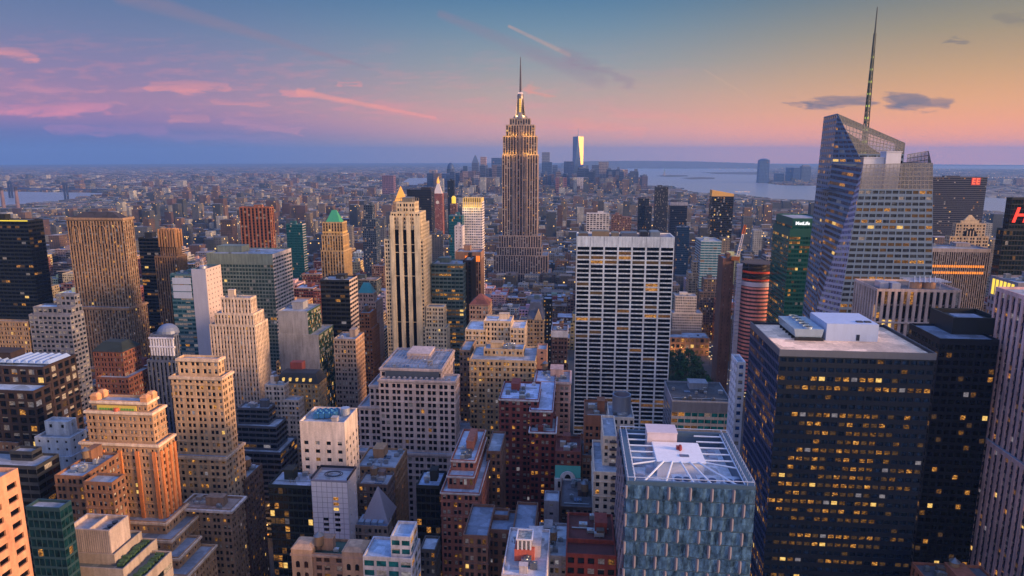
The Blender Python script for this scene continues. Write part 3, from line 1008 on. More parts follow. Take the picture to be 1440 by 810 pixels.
B('stone_block', 'pale blue grey stepped block beside the tall brown stone tower', 480, [(78, 104, 414, 112, 8), (46, 100, 431, 107, 3), (40, 96, 442, 105)], (112, 112, 126), dict(ST['band'], cw=4, pw=.3), .04, ref='pale stepped block', roof=(160, 180, 205), flat=False)
B('stone_block', 'low tan stone block with yellow windows below the black glass tower', 480, [(-50, 38, 450, 45)], (150, 122, 98), 'mas', .25, cool=.05, ref='low tan block', flat=False)
DOME = B('office_tower', 'slim blue grey tower with a domed cap and white columns near its top', 440, [(210, 244, 470, 250), (206, 246, 506, 252, -2)], (84, 92, 116), dict(ST['pier'], cw=3.2), .05, clut=0, ref='slim tower with domed cap', glass=(12, 18, 30))
B('stone_block', 'pale blue white block with small square windows in tiers', 300, [(62, 95, 592, 106, 5), (48, 98, 614, 110), (46, 100, 640, 113, -3)], (168, 176, 196), 'small', .02, ref='pale blue white block', wins=True)
B('dark_block', 'dark block with open rooftop frame below the pale blue block', 262, [(13, 44, 634, 50, 7), (-40, 50, 652, 72)], (44, 48, 58), 'curtb', .03, glass=(12, 16, 24), ref='dark block with rooftop frame')
B('brick_block', 'low brown block with flat roof at the left picture edge', 305, [(-40, 25, 620, 34)], (96, 74, 66), 'mas', .04, ref='low brown edge block')
x1, z1 = at(25, 658, 152)
B('brick_tower', 'orange lit tower corner with rows of short dark slot windows', 110, None, (198, 140, 112), dict(cw=5.2, fh=3.6, pw=.42, sp=.55, rec=.5, top=3), .0, boxes=[(x1 - 45, x1, 100, 152, 0, z1)], ref='orange tower corner', wins=False, clut=0, glass=(10, 12, 20), blind=.06)
B('glass_block', 'low dark teal glass block with pale roof rim by the orange corner', 215, [(36, 83, 712, 96)], (40, 66, 76), 'curt', .03, glass=(14, 44, 52), wallmat='panel', ref='teal glass block with pale rim', clut=1, wins=True)
TERR = B('terraced_block', 'terraced concrete office block with planted terraces and open topped penthouse', 232, [(92, 160, 776, 206, -4), (92, 172, 796, 226, -8), (92, 190, 818, 250, -13)], (150, 136, 130), dict(ST['band'], fh=6.5, sp=.6, pw=.03, top=4.5), .16, cool=.05, ref='terraced concrete block', clut=0, roof=(100, 104, 104))
B('stone_block', 'brown stone corner block with pale bracketed cornice and lit shopfronts', 300, [(253, 324, 713, 345)], (146, 120, 104), dict(ST['mas'], bas=0), .05, cornice=((206, 190, 186), 1.4, 1.2), ref='brown corner block with pale cornice', wins=True, roof=(176, 150, 140), clut=4)
B('brick_block', 'brown brick block in front of the orange crowned tower', 258, [(76, 116, 668, -24), (117, 157, 677, 178, -6)], (124, 86, 66), 'mas', .08, wins=True, ref='brown block before the crowned tower', water=True, clut=3)
B('brick_block', 'low brown brick block with cluttered roof between the beige tower base and the street', 342, [(318, 344, 674, 372)], (112, 84, 72), 'mas', .1, ref='low brown block by the street', clut=7, water=True)
# --- centre, near
B('white_tower', 'white tiled cube tower with few small windows and railed roof', 280, [(437, 488, 674, 502)], (116, 120, 148), dict(cw=2.4, fh=2.6, pw=.07, sp=.06, rec=.05, top=1), .0, glass=(196, 196, 216), ref='white tiled tower', sidecol=(206, 196, 204), glassmat=MATS['panel'], blind=0, clut=0, wallmat='panel', side='small')
WHITE = HERO[-1]
B('glass_atrium', 'dark glass hall with a thin pale roof beside the white tiled tower', 286, [(377, 437, 681, -16)], (24, 34, 40), 'curt', .12, glass=(10, 20, 26), ref='dark glass hall', clut=1, roof=(186, 190, 210))
PYR = B('low_block', 'low building topped by a tall grey pyramid skylight', 288, [(496, 545, 738, 552)], (140, 120, 112), 'mas', .05, clut=2, ref='grey pyramid skylight', roof=(110, 130, 170))
B('brick_block', 'tan block with white rooftop machinery behind the white tiled tower', 330, [(500, 556, 656, 574)], (168, 128, 96), 'mas', .03, ref='tan block with white machinery', clut=6, water=False)
B('low_block', 'dark low roof with a round water tank behind the pyramid skylight', 308, [(503, 545, 680, 556)], (110, 90, 86), 'mas', .08, ref='dark low roof with tank', water=True, clut=4)
CAST = B('brick_block', 'brown castle like brick block with arched windows and green flat roof', 236, [(411, 510, 776, -11)], (150, 116, 100), dict(ST['mas'], cw=4.0), .04, wins=True, ref='brown castle like block', roof=(54, 76, 68), water=True, cornice=((172, 140, 126), .7, .9))
B('glass_block', 'teal windowed block with bluish white roof and a tan stair tower', 225, [(549, 577, 754, 588, 2), (510, 579, 782, 587)], (170, 170, 186), dict(ST['curtb'], pw=.2), .12, True, (20, 80, 90), ref='teal windowed block with tan tower', roof=(160, 180, 210), wins=True, clut=2)
B('low_block', 'low dark roof with blue grey cover between two buildings', 250, [(590, 612, 772, 620)], (70, 66, 70), 'mas', .06, ref='low dark roof')
B('brick_tower', 'brick apartment tower with stepped bluish roof terrace and white penthouse windows', 280, [(634, 668, 646, 684, 12), (632, 666, 668, 680, 5), (620, 674, 691, 690)], (136, 84, 74), 'mas', .12, wins=True, ref='brick tower with white penthouse', roof=(170, 180, 204), clut=3, cornice=((176, 168, 176), .4, .5))
B('brick_block', 'narrow tan roofed brick building behind the stepped brick tower', 315, [(684, 704, 634, 712)], (120, 86, 74), 'mas', .15, ref='narrow brick building', water=True)
B('dark_tower', 'narrow black glass tower with bluish roof plant', 290, [(585, 618, 682, 628)], (22, 26, 34), 'curt', .05, glass=(8, 14, 20), ref='narrow black tower', clut=5, roof=(140, 160, 196), wins=True)
B('brick_tower', 'dark brown brick tower with water tank box and pale rooftop cube', 236, [(693, 715, 724, -5, 17), (684, 722, 744, -12, 8), (651, 686, 752, -24, 0), (720, 752, 749, -24, 0.5)], (104, 74, 66), 'mas', .08, wins=True, ref='dark brown tower with rooftop cube', roof=(112, 122, 146), water=True, clut=9)
PENT = B('low_block', 'pale roof with red framed white penthouse at the bottom edge', 206, [(705, 769, 808, -30)], (190, 178, 184), 'small', .05, ref='pale roof with red penthouse', roof=(190, 188, 200), clut=4)
B('brick_block', 'red brick block with shed roof behind a grey loft building', 242, [(798, 864, 757, -20), (800, 862, 778, -16, -9)], (126, 52, 44), 'loft', .2, wins=True, ref='red brick block', clut=3, roof=(90, 40, 38))
B('low_block', 'low pale gravel roof between dark brick buildings', 238, [(754, 797, 780, -24)], (150, 140, 144), 'mas', .05, ref='low pale gravel roof', roof=(176, 178, 190), water=True, clut=5)
B('brick_tower', 'deep red brick tower with white stone string courses', 345, [(745, 781, 606, -22)], (116, 50, 46), 'mas', .14, wins=True, ref='red brick tower with white courses', cornice=((206, 200, 206), .7, .6), clut=4)
TEAL = B('brick_block', 'brick hall with a teal mansard and white arched gable', 332, [(781, 817, 634, -20)], (120, 66, 58), 'mas', .05, ref='hall with teal mansard', clut=3, roof=(120, 60, 56))
B('brick_block', 'brown block with a curved parapet next to the teal mansard hall', 336, [(818, 846, 640, -22)], (130, 92, 74), 'mas', .08, ref='brown block with curved parapet', clut=2)
B('apartment_tower', 'cream apartment tower with stacked dark balconies', 300, [(848, 868, 613, -26), (835, 867, 663, -20, -9)], (206, 186, 172), dict(ST['mas'], cw=3.6, pw=.55), .04, wins=True, ref='cream balcony tower', clut=2)
B('low_block', 'grey windowless lift house among the low roofs', 292, [(765, 786, 704, -10)], (122, 122, 136), 'small', .0, ref='grey lift house', clut=1)
B('low_block', 'flat dark roofed low block left of the cream balcony tower', 300, [(788, 834, 712, -30)], (96, 72, 66), 'mas', .1, ref='flat dark low roof', clut=6, water=True, roof=(96, 92, 100))
B('brick_tower', 'maroon brick apartment block with snowy blue roof terrace', 358, [(702, 757, 560, -30), (745, 777, 576, 783, -6)], (112, 54, 54), dict(ST['mas'], cw=3.0), .08, wins=True, ref='maroon brick block', roof=(176, 188, 222), clut=5, cornice=((190, 190, 206), .3, .5), cool=.4)
B('loft_block', 'broad tan loft block with many lit windows and teal top glazing', 420, [(680, 736, 490, -16, 12), (660, 753, 505, -34)], (178, 150, 120), dict(ST['mas'], cw=2.7, fh=3.6, pw=.45), .3, wins=True, ref='broad tan loft block', clut=6, cool=.3)
B('brick_block', 'slim grey brown block left of the broad tan loft block', 440, [(646, 661, 492, -26)], (136, 112, 100), 'mas', .14, ref='slim grey brown block')
B('stone_block', 'pinkish stone block with deep top arcade and cluttered roof', 402, [(752, 802, 536, -24)], (186, 152, 146), dict(ST['mas'], cw=3.4, top=3), .03, wins=True, ref='pinkish arcade block', clut=8, water=True, cornice=((196, 170, 166), .8, 1))
B('brick_block', 'plain brown stair block rising behind the pinkish arcade block', 432, [(755, 769, 491, -14)], (150, 112, 100), 'small', .03, ref='plain brown stair block')
B('loft_block', 'tan stepped block with a blank cream flank and white roof', 482, [(680, 719, 451, -20, 3), (654, 684, 463, -30), (717, 738, 461, -24)], (204, 178, 154), 'mas', .12, ref='tan block with cream flank', wins=True, flat=False, roof=(206, 206, 220), clut=2)
REDP = B('stone_tower', 'brown stone block with a dull red pyramid roof', 520, [(660, 687, 428, -22)], (140, 114, 102), 'mas', .03, clut=0, ref='block with dull red pyramid roof')
GOTH = B('stone_block', 'gothic tan block with a gabled slate mansard', 560, [(741, 764, 448, -24)], (168, 142, 116), 'mas', .08, clut=0, ref='gothic gabled block', flat=False)
B('dark_tower', 'thin black slab dotted with white lit windows', 610, [(764, 776, 420, -14)], (20, 22, 30), dict(ST['small'], cw=3, fh=3.6, pw=.6, sp=.6), .6, cool=.9, ref='thin black slab with white lights')
B('brick_block', 'dark brick block with a white stone top storey', 500, [(776, 798, 464, -18)], (96, 70, 66), 'mas', .02, ref='dark brick block with white top', cornice=((190, 186, 196), .6, 5), flat=False, water=True)
# --- centre, middle distance
B('glass_tower', 'green tinted glass tower glowing with yellow office floors', 625, [(606, 651, 371, -30)], (96, 110, 108), dict(ST['band'], cw=4, pw=.12), .55, True, (30, 54, 58), cool=.0, ref='yellow lit glass tower', wins=True, clut=2)
B('dark_tower', 'dark brown slab hugging the yellow lit glass tower', 640, [(651, 663, 366, -30)], (44, 32, 32), 'pier', .0, ref='dark brown slab')
LITT = B('office_tower', 'brown ribbed tower with orange lit top floor', 690, [(640, 676, 354, 681)], (140, 106, 90), dict(ST['pier'], cw=2.6, top=8), .02, ref='brown ribbed tower with orange top', flat=False, clut=2)
GOLD = B('white_tower', 'white gridded slab with gold lit crown', 1000, [(650, 678, 284, 681)], (214, 204, 212), dict(ST['band'], cw=3.4, pw=.25, sp=.5), .02, glass=(90, 96, 120), ref='white slab with gold crown', clut=0)
B('glass_tower', 'teal glass tower left of the white gold crowned slab', 985, [(631, 650, 303, -26)], (36, 90, 108), 'curt', .03, glass=(20, 74, 92), ref='teal glass tower')
B('white_tower', 'blank pale grey wall building before the teal glass tower', 940, [(639, 650, 318, -20)], (186, 178, 190), 'small', .0, ref='blank pale wall')
B('dark_tower', 'broad black slab behind the cream tower crown', 1500, [(572, 606, 266, 611)], (34, 28, 32), 'curtb', .0, ref='broad black slab', clut=1)
METL = B('clock_tower', 'red brown campanile tower with white pointed top and gold lantern', 2000, [(608, 622, 272, 625)], (150, 88, 76), 'pier', .0, clut=0, ref='campanile with gold lantern')
NYL = B('stone_tower', 'tower with a glowing gold pyramid roof behind the cream crown', 1750, [(552, 572, 284, 576)], (170, 140, 110), 'pier', .0, clut=0, ref='gold pyramid roof tower')
B('dark_tower', 'thin black tower right of the campanile', 2020, [(629, 638, 254, -20)], (22, 28, 40), 'curt', .0, ref='thin black tower')
LANT = B('stone_tower', 'slender brown tower with a lit yellow lantern top', 1600, [(633, 642, 286, -14)], (120, 84, 78), 'pier', .0, clut=0, ref='tower with lit yellow lantern')
B('glass_tower', 'dark blue glass tower with white edges left of the cream tower', 1100, [(511, 523, 288, -16, 8), (509, 528, 308, 531)], (50, 66, 90), dict(ST['pier'], cw=3.4), .02, glass=(12, 24, 44), ref='dark blue tower with white edges')
B('glass_tower', 'short teal glass block with pale west end', 1000, [(402, 425, 315, 430)], (28, 84, 94), 'curt', .01, sidecol=(170, 160, 170), glass=(16, 70, 80), ref='short teal glass block')
B('grid_tower', 'large white gridded slab tower with wide dark windows in seven bays', 600, [(811, 949, 332, -32)], (255, 246, 240), dict(cw=12.4, nc=7, fh=3.95, pw=.13, sp=.3, rec=.35, top=9.4), .07, True, (14, 16, 24), cool=.0, blind=.0, wins=True, ref='white gridded slab tower', clut=0, roof=(150, 140, 146))
GRACE = HERO[-1]
B('office_tower', 'white edged dark striped slab behind the white gridded tower', 1300, [(825, 857, 300, -20)], (190, 186, 194), dict(ST['pier'], cw=6, pw=.3), .0, glass=(20, 22, 34), ref='white edged striped slab')
B('brick_tower', 'two tone brown tower behind the white gridded roof', 1350, [(860, 875, 302, -16), (875, 888, 305, -16)], (112, 84, 84), 'mas', .02, ref='two tone brown tower')
B('dark_tower', 'tall dark slab with a notched top beyond the white gridded tower', 1700, [(922, 940, 263, -24)], (40, 44, 58), 'stripe', .01, ref='tall dark notched slab')
B('dark_tower', 'dark stepped tower left of the tall notched slab', 1650, [(898, 913, 279, -20), (907, 917, 290, -16, -4)], (44, 46, 60), 'curt', .02, ref='dark stepped tower')
B('glass_tower', 'blue dark tower with pale grey cap beside the notched slab', 1500, [(943, 967, 284, -22)], (56, 60, 78), 'curt', .02, glass=(20, 30, 48), ref='blue tower with pale cap', cornice=((160, 156, 170), .6, 7))
B('glass_tower', 'deep blue glass tower below the pale capped tower', 1300, [(952, 970, 319, -22)], (26, 52, 84), 'curt', .03, glass=(14, 40, 72), ref='deep blue tower')
B('glass_tower', 'dark glass tower with a slanted gold roof screen', 1450, [(1001, 1032, 276, -24)], (38, 40, 50), dict(ST['curt'], cw=3), .06, cool=.9, glass=(16, 20, 30), ref='dark tower with gold screen', clut=0)
GSCR = HERO[-1]
B('glass_tower', 'pale teal banded glass block', 1000, [(986, 1015, 339, 978)], (150, 164, 176), 'band', .03, glass=(40, 96, 116), ref='pale teal banded block')
B('stone_tower', 'beige wedding cake tower with stepped top', 1010, [(982, 1001, 358, -12, 6), (975, 1005, 368, -18, 3), (969, 1009, 384, -24)], (178, 152, 128), 'mas', .06, ref='beige wedding cake tower', clut=1)
B('stone_block', 'pale ribbed stone block with stepped shoulders behind the park', 930, [(950, 980, 416, -18, 4), (946, 988, 440, -24)], (196, 184, 180), dict(ST['pier'], cw=2.4), .02, ref='pale ribbed block')
B('brick_tower', 'dark grey brown stepped tower with a few yellow windows', 960, [(990, 1012, 392, -18, 4), (984, 1018, 410, -24)], (90, 78, 78), 'mas', .12, cool=.05, ref='dark stepped tower with yellow windows')
B('brick_tower', 'brown windowless slab by the round red building', 700, [(1017, 1033, 363, 1010)], (110, 78, 66), dict(ST['small'], pw=.9), .0, ref='brown windowless slab')
# --- right
B('glass_tower', 'dark green glass tower with a white lit rooftop name sign', 620, [(1115, 1160, 307, 1092), (1111, 1165, 322, 1088, -1)], (20, 84, 78), dict(ST['curtb'], cw=2.4, top=7), .26, True, (12, 72, 66), cool=0, wallmat='panel', ref='dark green glass tower', wins=True, clut=0)
GREEN = HERO[-1]
PENN = B('dark_slab', 'wide dark slab with a red lit emblem at its top corner', 1500, [(1312, 1389, 249, -40)], (58, 56, 70), dict(ST['band'], cw=3, fh=4), .03, True, (26, 26, 38), ref='dark slab with red emblem', wallmat='panel', clut=1)
ARCHT = B('stone_tower', 'beige stepped stone tower with a tall arched window', 800, [(1345, 1387, 314, 1340), (1336, 1391, 332, 1330, -2)], (176, 152, 128), dict(ST['mas'], cw=3.4, pw=.45), .06, ref='beige tower with arched window', clut=1, flat=False)
B('office_slab', 'grey pinstriped slab with two orange lit floors', 600, [(1300, 1394, 349, -30)], (150, 140, 146), dict(cw=1.7, fh=3.9, pw=.35, sp=.3, rec=.5, mode='pier', top=3), .03, True, (24, 22, 30), cool=0, ref='grey pinstriped slab', clut=2, spcol=(56, 50, 56))
PIN = HERO[-1]
B('stone_block', 'pinkish columned block with tall dark window slots and rooftop plant', 420, [(1234, 1353, 406, 1202)], (196, 170, 166), dict(cw=3.7, fh=8.6, pw=.46, sp=.12, rec=.8, mode='pier', top=1.6), .12, True, (14, 20, 24), cool=0, wins=True, ref='pinkish columned block', clut=0, roof=(110, 104, 110))
COLB = HERO[-1]
SIGN = B('dark_tower', 'dark glass tower with big red lettering at the right edge', 560, [(1424, 1500, 278, 1416), (1412, 1500, 322, 1404, -1)], (36, 40, 46), 'curt', .03, glass=(16, 26, 30), ref='tower with red lettering', clut=1)
CRN = B('office_tower', 'grey tower with yellow lit vertical crown slots', 395, [(1432, 1520, 398, 1394)], (128, 124, 140), dict(ST['loft'], cw=3.4, pw=.4, top=12), .06, glass=(30, 40, 60), ref='tower with lit crown slots', clut=1)
BLACK = B('dark_tower', 'black tower with flat bluish roof and dark penthouse box', 330, [(1322, 1406, 476, 1279)], (8, 20, 38), dict(ST['curt'], cw=3.2, pw=.3, sp=.4, top=3), .07, False, (10, 16, 24), cool=.1, blind=.0, wins=True, ref='black tower with penthouse box', clut=0, roof=(120, 128, 150), wallmat='panel')
x0, z0 = at(1398, 420, 345)
x0b, z0b = at(1364, 602, 345)
EDGE = B('stone_tower', 'pink stone ribbed tower with a ledge and dim lit windows at right', 200, None, (214, 172, 176), dict(cw=4.2, fh=3.9, pw=.42, sp=.38, rec=.8, mode='pier', top=2), .08, boxes=[(x0, x0 + 60, 215, 345, 0, z0 + 6), (x0b, x0b + 70, 200, 345.5, 0, z0b)], ref='pink ribbed edge tower', wins=False, spcol=(70, 60, 80), glass=(24, 30, 56), cool=.3, clut=1)
B('dark_office_tower', 'black gridded office tower with rows of yellow windows and tan roof', 280, [(1097, 1317, 492, 1055)], (9, 24, 46), dict(cw=3.15, fh=3.95, pw=.24, sp=.54, rec=.45, top=3.2), .4, True, (50, 76, 112), side=dict(cw=2.3, fh=3.9, pw=.16, sp=.3, rec=.3, top=3), sidecol=(48, 66, 104), cool=.06, wins=True, ref='black gridded office tower', clut=0, roof=(250, 214, 190), wallmat='panel', blind=.0, dense=True, glassmat=MATS['mirror_glass'])
GRID = HERO[-1]
B('glass_block', 'low block with grey louvred roof band above teal glazing', 430, [(945, 1030, 563, -40)], (130, 134, 148), dict(ST['curtb'], fh=4.6, top=8, pw=.1), .1, True, (20, 84, 96), cool=0, ref='louvred teal block', wins=True, clut=8, roof=(70, 72, 80))
B('white_tower', 'narrow white slab with blue windows beside the black gridded tower', 350, [(1037, 1049, 509, 1028)], (210, 210, 226), dict(ST['small'], pw=.5, sp=.5, cw=4), .0, glass=(50, 80, 140), ref='narrow white slab', wins=True, clut=1)
TANKB = B('stone_block', 'pale block under a large round open cooling tank', 330, [(856, 892, 586, -20)], (196, 184, 178), 'mas', .03, ref='block under round cooling tank', clut=2)
B('brick_block', 'rust brown brick block left of the round cooling tank', 340, [(822, 857, 584, -24)], (140, 88, 66), dict(ST['mas'], top=6), .02, ref='rust brown block', clut=3, roof=(120, 84, 70))
LIB = B('library', 'low arcaded stone hall glowing orange at the edge of the park', 868, [(930, 998, 474, -30)], (150, 116, 92), dict(ST['loft'], cw=6, fh=9), .5, cool=0, ref='orange lit arcaded hall', clut=4, flat=False)
# ---------------------------------------------------------------- crowns, roofs and other parts of those towers
def lamp(x, y, z, e, r=1.5, c=(1, .68, .2)):
    l = bpy.data.lights.new('floodlight', 'POINT')
    l.energy = e
    l.color = c
    l.shadow_soft_size = r
    o = bpy.data.objects.new('floodlight', l)
    COL.objects.link(o)
    o.location = (x, y, z)


def part(rec, name, matn, col, fn, kind=None):
    m = MB()
    fn(m)
    o = m.build(name, matn, rec['rt'], col)
    if kind:
        o['kind'] = kind
    return o


def T0(rec, i=0):
    return rec['T'][i]


q = T0(HERO[0])
part(HERO[0], 'roof_light', 'glow', (220, 190, 40), lambda m: m.box(q[0] - .3, q[1] + .3, q[2] - .3, q[2] - .02, q[5] - .9, q[5] + .1))
# brown stone tower: mansard roof and arches
a = T0(LINC)
part(LINC, 'mansard_roof', 'roofing', (52, 50, 62), lambda m: m.pyr(a[0] + 3, a[1] - 3, a[2] + 2, a[3] - 1, a[5] - 1, a[5] + 5, .6, .4))
for k in range(4):
    xx = a[0] + (a[1] - a[0]) * (.14 + .24 * k)
    m = MB()
    n_ = 9
    pts = [(xx - 3, a[2] - .3, a[5] - 24)] + [(xx - 3 * math.cos(math.pi * i / n_), a[2] - .3, a[5] - 12 + 5 * math.sin(math.pi * i / n_)) for i in range(n_ + 1)] + [(xx + 3, a[2] - .3, a[5] - 24)]
    for p_, q_ in zip(pts[:-1], pts[1:]):
        m.tube(p_, q_, .28)
    m.build('arch', 'masonry', LINC['rt'], (160, 128, 100))
# buttressed crown
a = T0(CHAN)
m = MB()
for i in range(7):
    xx = a[0] + (a[1] - a[0]) * i / 6
    m.box(xx - .7, xx + .7, a[2] - 1.2, a[2] - .01, a[5] - 16, a[5] + (3 if i % 2 == 0 else 1.4))
for i in range(3):
    yy = a[2] + (a[3] - a[2]) * i / 2
    m.box(a[1] + .01, a[1] + 1.4, yy - .7, yy + .7, a[5] - 16, a[5] + 2.4)
for i in range(6):
    xx = a[0] + (a[1] - a[0]) * (i + .5) / 6
    m.box(xx - 1.2, xx + 1.2, a[2] + 1.5, a[3] - 1.5, a[5] - 1.1, a[5] + RN.uniform(1, 4))
m.build('crown', 'masonry', CHAN['rt'], (170, 126, 88))
q = HERO[[h['ref'] for h in HERO].index('teal tower with pale pink side')]
a, a0 = q['T'][1], q['T'][0]
part(q, 'blank_bay', 'panel', (168, 168, 190), lambda m: m.box(a[0] + .05, a[1] - .05, a[2] - .5, a[2] - .06, 0, a[5] - .1))
part(q, 'louvre_panel', 'panel', (170, 178, 204), lambda m: [m.box(a0[0] + 1.6, a0[1] - 1.8, a0[2] - .35, a0[2] - .05, a0[5] - 9 - 6.4 * k, a0[5] - 3.4 - 6.4 * k) for k in range(3)])
part(q, 'mast', 'metal', (180, 180, 200), lambda m: (m.cyl((a[0] + a[1]) / 2, a[2] + 8, a[5] - 1, a[5] + 1.5, 3.2, 3.2, 14), m.cyl((a[0] + a[1]) / 2, a[2] + 8, a[5] + 1.5, a[5] + 7, .3, .15, 6)))
# green pyramid
a = T0(T10)
part(T10, 'pyramid_roof', 'panel', (60, 150, 112), lambda m: m.pyr(a[0] + 3.2, a[1] - 3.2, a[2] + 2, a[3] - 1, a[5] - 1, a[5] + 13, .3, .1))
m = MB()
for i in range(2):
    m.box(a[0] - .3, a[1] + .3, a[2] - .6, a[3], a[5] - 13 - 16 * i, a[5] - 11 - 16 * i)
m.build('balustrade', 'masonry', T10['rt'], (200, 160, 104))
a = T0(T2)
part(T2, 'pyramid_roof', 'panel', (38, 130, 142), lambda m: m.pyr(a[0] + .4, a[1] - .4, a[2] + .4, a[3] - .4, a[5] - .6, a[5] + 9.5, .4, .2))
# cream tower slots and roof machinery
a = F5['T'][1]
b0 = F5['T'][3]
m = MB()
for pl, pr in ((555.5, 560.5), (567, 571.5), (578, 582.5)):
    xa, xb = at(pl, 330, 598.5)[0], at(pr, 330, 598.5)[0]
    m.box(xa, xb, b0[2] - .16, b0[2] - .03, 30, F5['T'][2][5] - 5)
m.build('slot_window', GL[0], F5['rt'], (10, 11, 16))
m = MB()
xs_ = [at(p, 330, 598)[0] for p in (549, 555, 561, 566.5, 572, 577.5, 583, 591)]
for k in range(0, 8, 2):
    m.box(xs_[k], xs_[k + 1], b0[2] - 1.0, b0[2] - .17, 30, F5['T'][1][5] - 3)
m.build('pier', 'masonry', F5['rt'], (218, 196, 164))
m = MB()
z = F5['T'][0][5] - 1.1
q = T0(F5)
for k in range(9):
    xx = q[0] + (q[1] - q[0]) * k / 8
    m.tube((xx, q[2] + .5, z), (xx, q[2] + .5, z + 4), .18)
    m.tube((xx, q[3] - .5, z), (xx, q[3] - .5, z + 4), .18)
m.tube((q[0], q[2] + .5, z + 4), (q[1], q[2] + .5, z + 4), .18)
m.tube((q[0], q[3] - .5, z + 4), (q[1], q[3] - .5, z + 4), .18)
m.box(q[0] + 5, q[1] - 3, q[2] + 2, q[3] - 2, z, z + 5)
m.build('roof_frame', 'metal', F5['rt'], (130, 126, 122))
# mansards
for rec, c, h, fx in ((MANS, (44, 46, 54), 6, .8), (MANS2, (28, 40, 42), 5, .6), (REDP, (104, 58, 54), 6.5, .1), (GOTH, (84, 90, 112), 13, .6)):
    a = T0(rec)
    part(rec, 'mansard_roof', 'roofing', c, lambda m: m.pyr(a[0] - .5, a[1] + .5, a[2] - .5, a[3] + .5, a[5] - .5, a[5] + h, fx, fx * .7))
a = T0(MANS)
m = MB()
for k in range(5):
    xx = a[0] + (a[1] - a[0]) * (.18 + .16 * k)
    m.box(xx - .7, xx + .7, a[2] - .4, a[2] + 1.4, a[5] + 1, a[5] + 3)
m.build('dormer', GL[5], MANS['rt'], (60, 60, 70))
part(MANS, 'bulkhead', 'masonry', (120, 56, 56), lambda m: m.box(a[0] + 6, a[0] + 15, a[2] + 12, a[2] + 18, a[5] + 5, a[5] + 11))
a = T0(GOTH)
part(GOTH, 'gable', 'masonry', (186, 158, 128), lambda m: m.poly([(a[0] + 6, a[2] - .7, a[5] - 1), (a[0] + 13, a[2] - .7, a[5] - 1), (a[0] + 9.5, a[2] - .7, a[5] + 8), (a[0] + 6, a[2] + 2, a[5] - 1), (a[0] + 13, a[2] + 2, a[5] - 1), (a[0] + 9.5, a[2] + 6, a[5] + 8)], [(0, 1, 2), (3, 5, 4), (0, 2, 5, 3), (1, 4, 5, 2), (0, 3, 4, 1)]))
# dome cap and columns
a = T0(DOME)
m = MB()
cx, cy = (a[0] + a[1]) / 2, a[2] + 8
for i in range(4):
    g0, g1 = i * .36, (i + 1) * .36
    m.cyl(cx, cy, a[5] - 1 + 7 * math.sin(g0), a[5] - 1 + 7 * math.sin(g1), 7.5 * math.cos(g0), 7.5 * math.cos(g1), 16)
m.build('dome', 'panel', DOME['rt'], (104, 114, 140))
a1 = DOME['T'][1]
m = MB()
for zt, hh in ((a[5] - 3, 6), (a1[5] + 9, 6)):
    for k in range(9):
        xx = a[0] + (a[1] - a[0]) * (k + .5) / 9
        m.box(xx - .55, xx + .55, a[2] - 1, a[2] - .02, zt - hh, zt)
    m.box(a[0] - .3, a[1] + .3, a[2] - 1.2, a[2] - .02, zt + .01, zt + 1)
m.build('column', 'masonry', DOME['rt'], (206, 204, 220))
# broad stone block: roof machinery
a = T0(BIG)
m = MB()
z = a[5] - 1.1
for k in range(16):
    xx = a[0] + 1 + (a[1] - a[0] - 2) * k / 15
    m.box(xx - .15, xx + .15, a[2] + 2, a[3] - 2, z + 2.2, z + 2.5)
    m.tube((xx, a[2] + 2, z), (xx, a[2] + 2, z + 2.3), .14)
m.box(a[0] + 1, a[1] - 1, a[2] + 5, a[2] + 5.3, z + 2.51, z + 2.8)
m.box(a[0] + 1, a[1] - 1, a[3] - 5, a[3] - 4.7, z + 2.51, z + 2.8)
m.build('roof_frame', 'metal', BIG['rt'], (150, 154, 176))
part(BIG, 'louvre_band', 'metal', (96, 104, 120), lambda m: m.box(a[0] + 3.5, a[1] - 1.5, a[2] - .35, a[2] - .02, a[5] - 7.5, a[5] - 1.6))
a = BIG['T'][1]
for k in range(12):
    xx = a[0] + (a[1] - a[0]) * (.1 + .072 * k)
    part(BIG, 'vent_cap', 'metal', (176, 172, 186), lambda m: (m.box(xx, xx + 1.6, a[2] + 2, a[2] + 3.4, a[5] - 1.1, a[5] + .8), m.cyl(xx + .8, a[2] + 2.7, a[5] + .8, a[5] + 1.1, .5, .45, 8)))
# fans on the white building
a = T0(FANB)
z = a[5] - 1.1
for i in range(2):
    for j in range(4):
        x_, y_ = a[0] + 5 + j * 2.7, a[2] + 5 + i * 3.6 + j * .5
        m = MB()
        m.box(x_, x_ + 2.5, y_, y_ + 3.2, z + .5, z + 3)
        m.cyl(x_ + 1.25, y_ + 1.6, z + 3, z + 3.6, 1.05, 1.1, 12, caps=False)
        m.cyl(x_ + 1.25, y_ + 1.6, z + 3.0, z + 3.12, 1.0, 1.0, 12)
        m.build('cooling_fan', 'metal', FANB['rt'], (70, 130, 180))
part(FANB, 'tank', 'metal', (180, 182, 196), lambda m: m.cyl(a[1] - 3.5, a[2] + 12, z, z + 4, 2.4, 2.2, 14))
part(FANB, 'bulkhead', 'masonry', (170, 160, 164), lambda m: (m.box(a[0] + 15, a[1] - 4.5, a[2] + 2.5, a[2] + 5, z, z + 2.2), m.box(a[0] + 14.8, a[1] - 4.3, a[2] + 2.3, a[2] + 5.2, z + 2.2, z + 2.5)))
